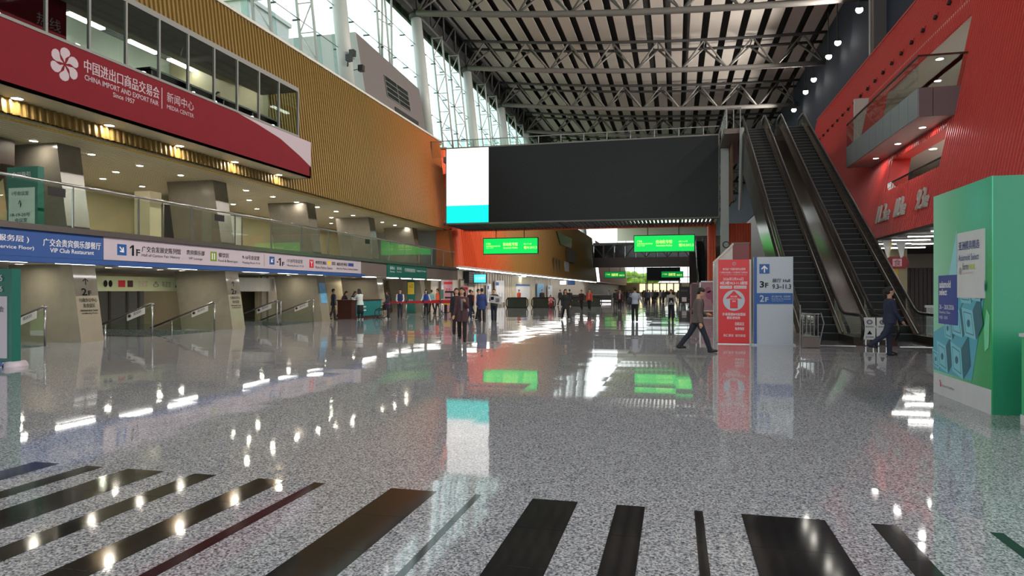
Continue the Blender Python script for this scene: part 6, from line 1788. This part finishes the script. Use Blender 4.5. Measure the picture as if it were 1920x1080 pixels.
p = person('man in a blue vest with white sleeves, hands clasped, behind the belts', (-15.76, 37.15, 0), 200, 1.68, legs=((2, 1), (-2, 1)), arms=((14, 8, 34, 30), (14, 8, 34, 30)), top=(36, 50, 100), bottom=(48, 50, 62), style='vest', sleeve=(205, 205, 208), vox=.016)
p = person('attendant in a blue vest and white face mask behind the belts', (-15.49, 40.7, 0), 195, 1.66, legs=((2, 1), (-2, 1)), arms=((8, 22, 20, 0), (8, 22, 20, 0)), top=(30, 70, 150), bottom=(30, 32, 42), style='vest', sleeve=(200, 210, 220), hairstyle='bob', female=True, vox=.018)
mbm = MB(); p['hball'](mbm, (0, .045, -.045), (.052, .056, .045)); mbm.build('face_mask', pm((230, 232, 235)), p['t'], True, local=True)
p = person('person in a bright orange jacket behind the queue barriers', (-16.17, 44.7, 0), 110, 1.74, top=(226, 96, 60), bottom=(40, 34, 38), vox=.02, near=False)
p = person('person in a pale teal top behind the orange jacket', (-17.2, 46.3, 0), 60, 1.66, top=(130, 176, 180), bottom=(28, 30, 36), vox=.022, near=False)
p = person('person in a red top half hidden by the woman in maroon', (-13.2, 43.2, 0), 150, 1.6, top=(150, 34, 44), bottom=(30, 30, 36), vox=.022, near=False)
# seated person on the floor by the parapets
p = person('person in pink sitting low by the second dark parapet', (-11.0, 60.2, 0), 200, 1.62, legs=((88, 118), (84, 112)), arms=((40, 8, 30, 0), (40, 8, 30, 0)), top=(214, 140, 140), bottom=(150, 40, 50), hairstyle='long', female=True, vox=.022, near=False, lean=14)
# people beyond the parapets
spec = [(-14.6, 63.2, (226, 92, 70), 'person in orange beyond the first dark parapet'), (-13.0, 66.5, (44, 40, 46), 'person in a dark suit beyond the second dark parapet'),
        (-12.0, 71.5, (36, 34, 40), 'person in dark suit by the white poster board in the distance'), (-9.6, 78.0, (50, 60, 80), 'person far behind the long haired walker, in grey blue'),
        (-7.4, 88.0, (40, 44, 52), 'person in dark clothes by the far low counter, left one'), (-5.9, 90.0, (54, 66, 96), 'person in blue grey by the far low counter, right one'),
        (-6.2, 72.0, (34, 36, 42), 'dark figure right of the orange red jacket in the distance'), (1.4, 66.0, (30, 32, 36), 'dark figure half behind the black information board')]
for i, (x, y, c, lb) in enumerate(spec):
    person(lb, (x, y, 0), 150 + 40 * i, 1.70, top=c, bottom=(32, 32, 40), vox=.028, near=False)
person('person with dark hair sitting at the desk inside the glazed bay', (-17.6, 23.3, 8.15), -90, 1.68, legs=((84, 84), (84, 84)), arms=((30, 8, 60, 10), (30, 8, 60, 10)), top=(40, 40, 46), bottom=(40, 40, 50), hairstyle='long', female=True, vox=.022, near=False)
st = thing('stool', 'stool under the person at the desk inside the glazed bay', 'stool', (-17.6, 23.3, 8.15))
MB().tube([(-17.6, 23.3, 8.15), (-17.6, 23.3, 8.46)], [.2, .05], 12).build('stem', M['steel'], st)
MB().tube([(-17.6, 23.3, 8.45), (-17.6, 23.3, 8.52)], .18, 16).build('seat', M['black'], st)
# templates of the far crowd
temps = []
cols = [((40, 40, 46), (28, 28, 34)), ((64, 60, 64), (30, 34, 46)), ((50, 56, 76), (34, 34, 38)), ((92, 86, 84), (30, 30, 36)), ((34, 34, 38), (54, 56, 70)), ((160, 156, 160), (34, 36, 46))]
CN = ['black', 'brown grey', 'slate blue', 'taupe', 'black and blue', 'pale grey']
CG = 'far crowd down the hall'
for i, (a, b2) in enumerate(cols):
    temps.append(person('far pedestrian in %s clothes in the crowd past the man with the bag' % CN[i], (-2.4 + .9 * i, 84 + 4 * i, 0), 170 if i % 3 else 5, 1.66 + .03 * (i % 3), legs=((10, 5), (-10, 9)), top=a, bottom=b2, style=['jacket', 'coat'][i % 2], hairstyle=['short', 'bob'][i % 2], vox=.032, near=False, group=CG)['t'])
bake_remesh()
rnd = random.Random(5)
for i in range(34):
    y = rnd.uniform(72, 175)
    x = y * math.tan(R(rnd.uniform(-3.1, 0.85)))
    dup(rnd.choice(temps), (x, y, 0), R(rnd.choice((0, 180)) + rnd.uniform(-25, 25)))
for i in range(9):
    y = rnd.uniform(95, 150)
    q = rnd.randrange(6)
    dup(temps[q], (y * math.tan(R(rnd.uniform(-6.2, -3.6))), y, 0), R(rnd.uniform(0, 360)), label='far pedestrian in %s clothes near the distant shop fronts' % CN[q], group='far pedestrians near the distant shop fronts')
bake()
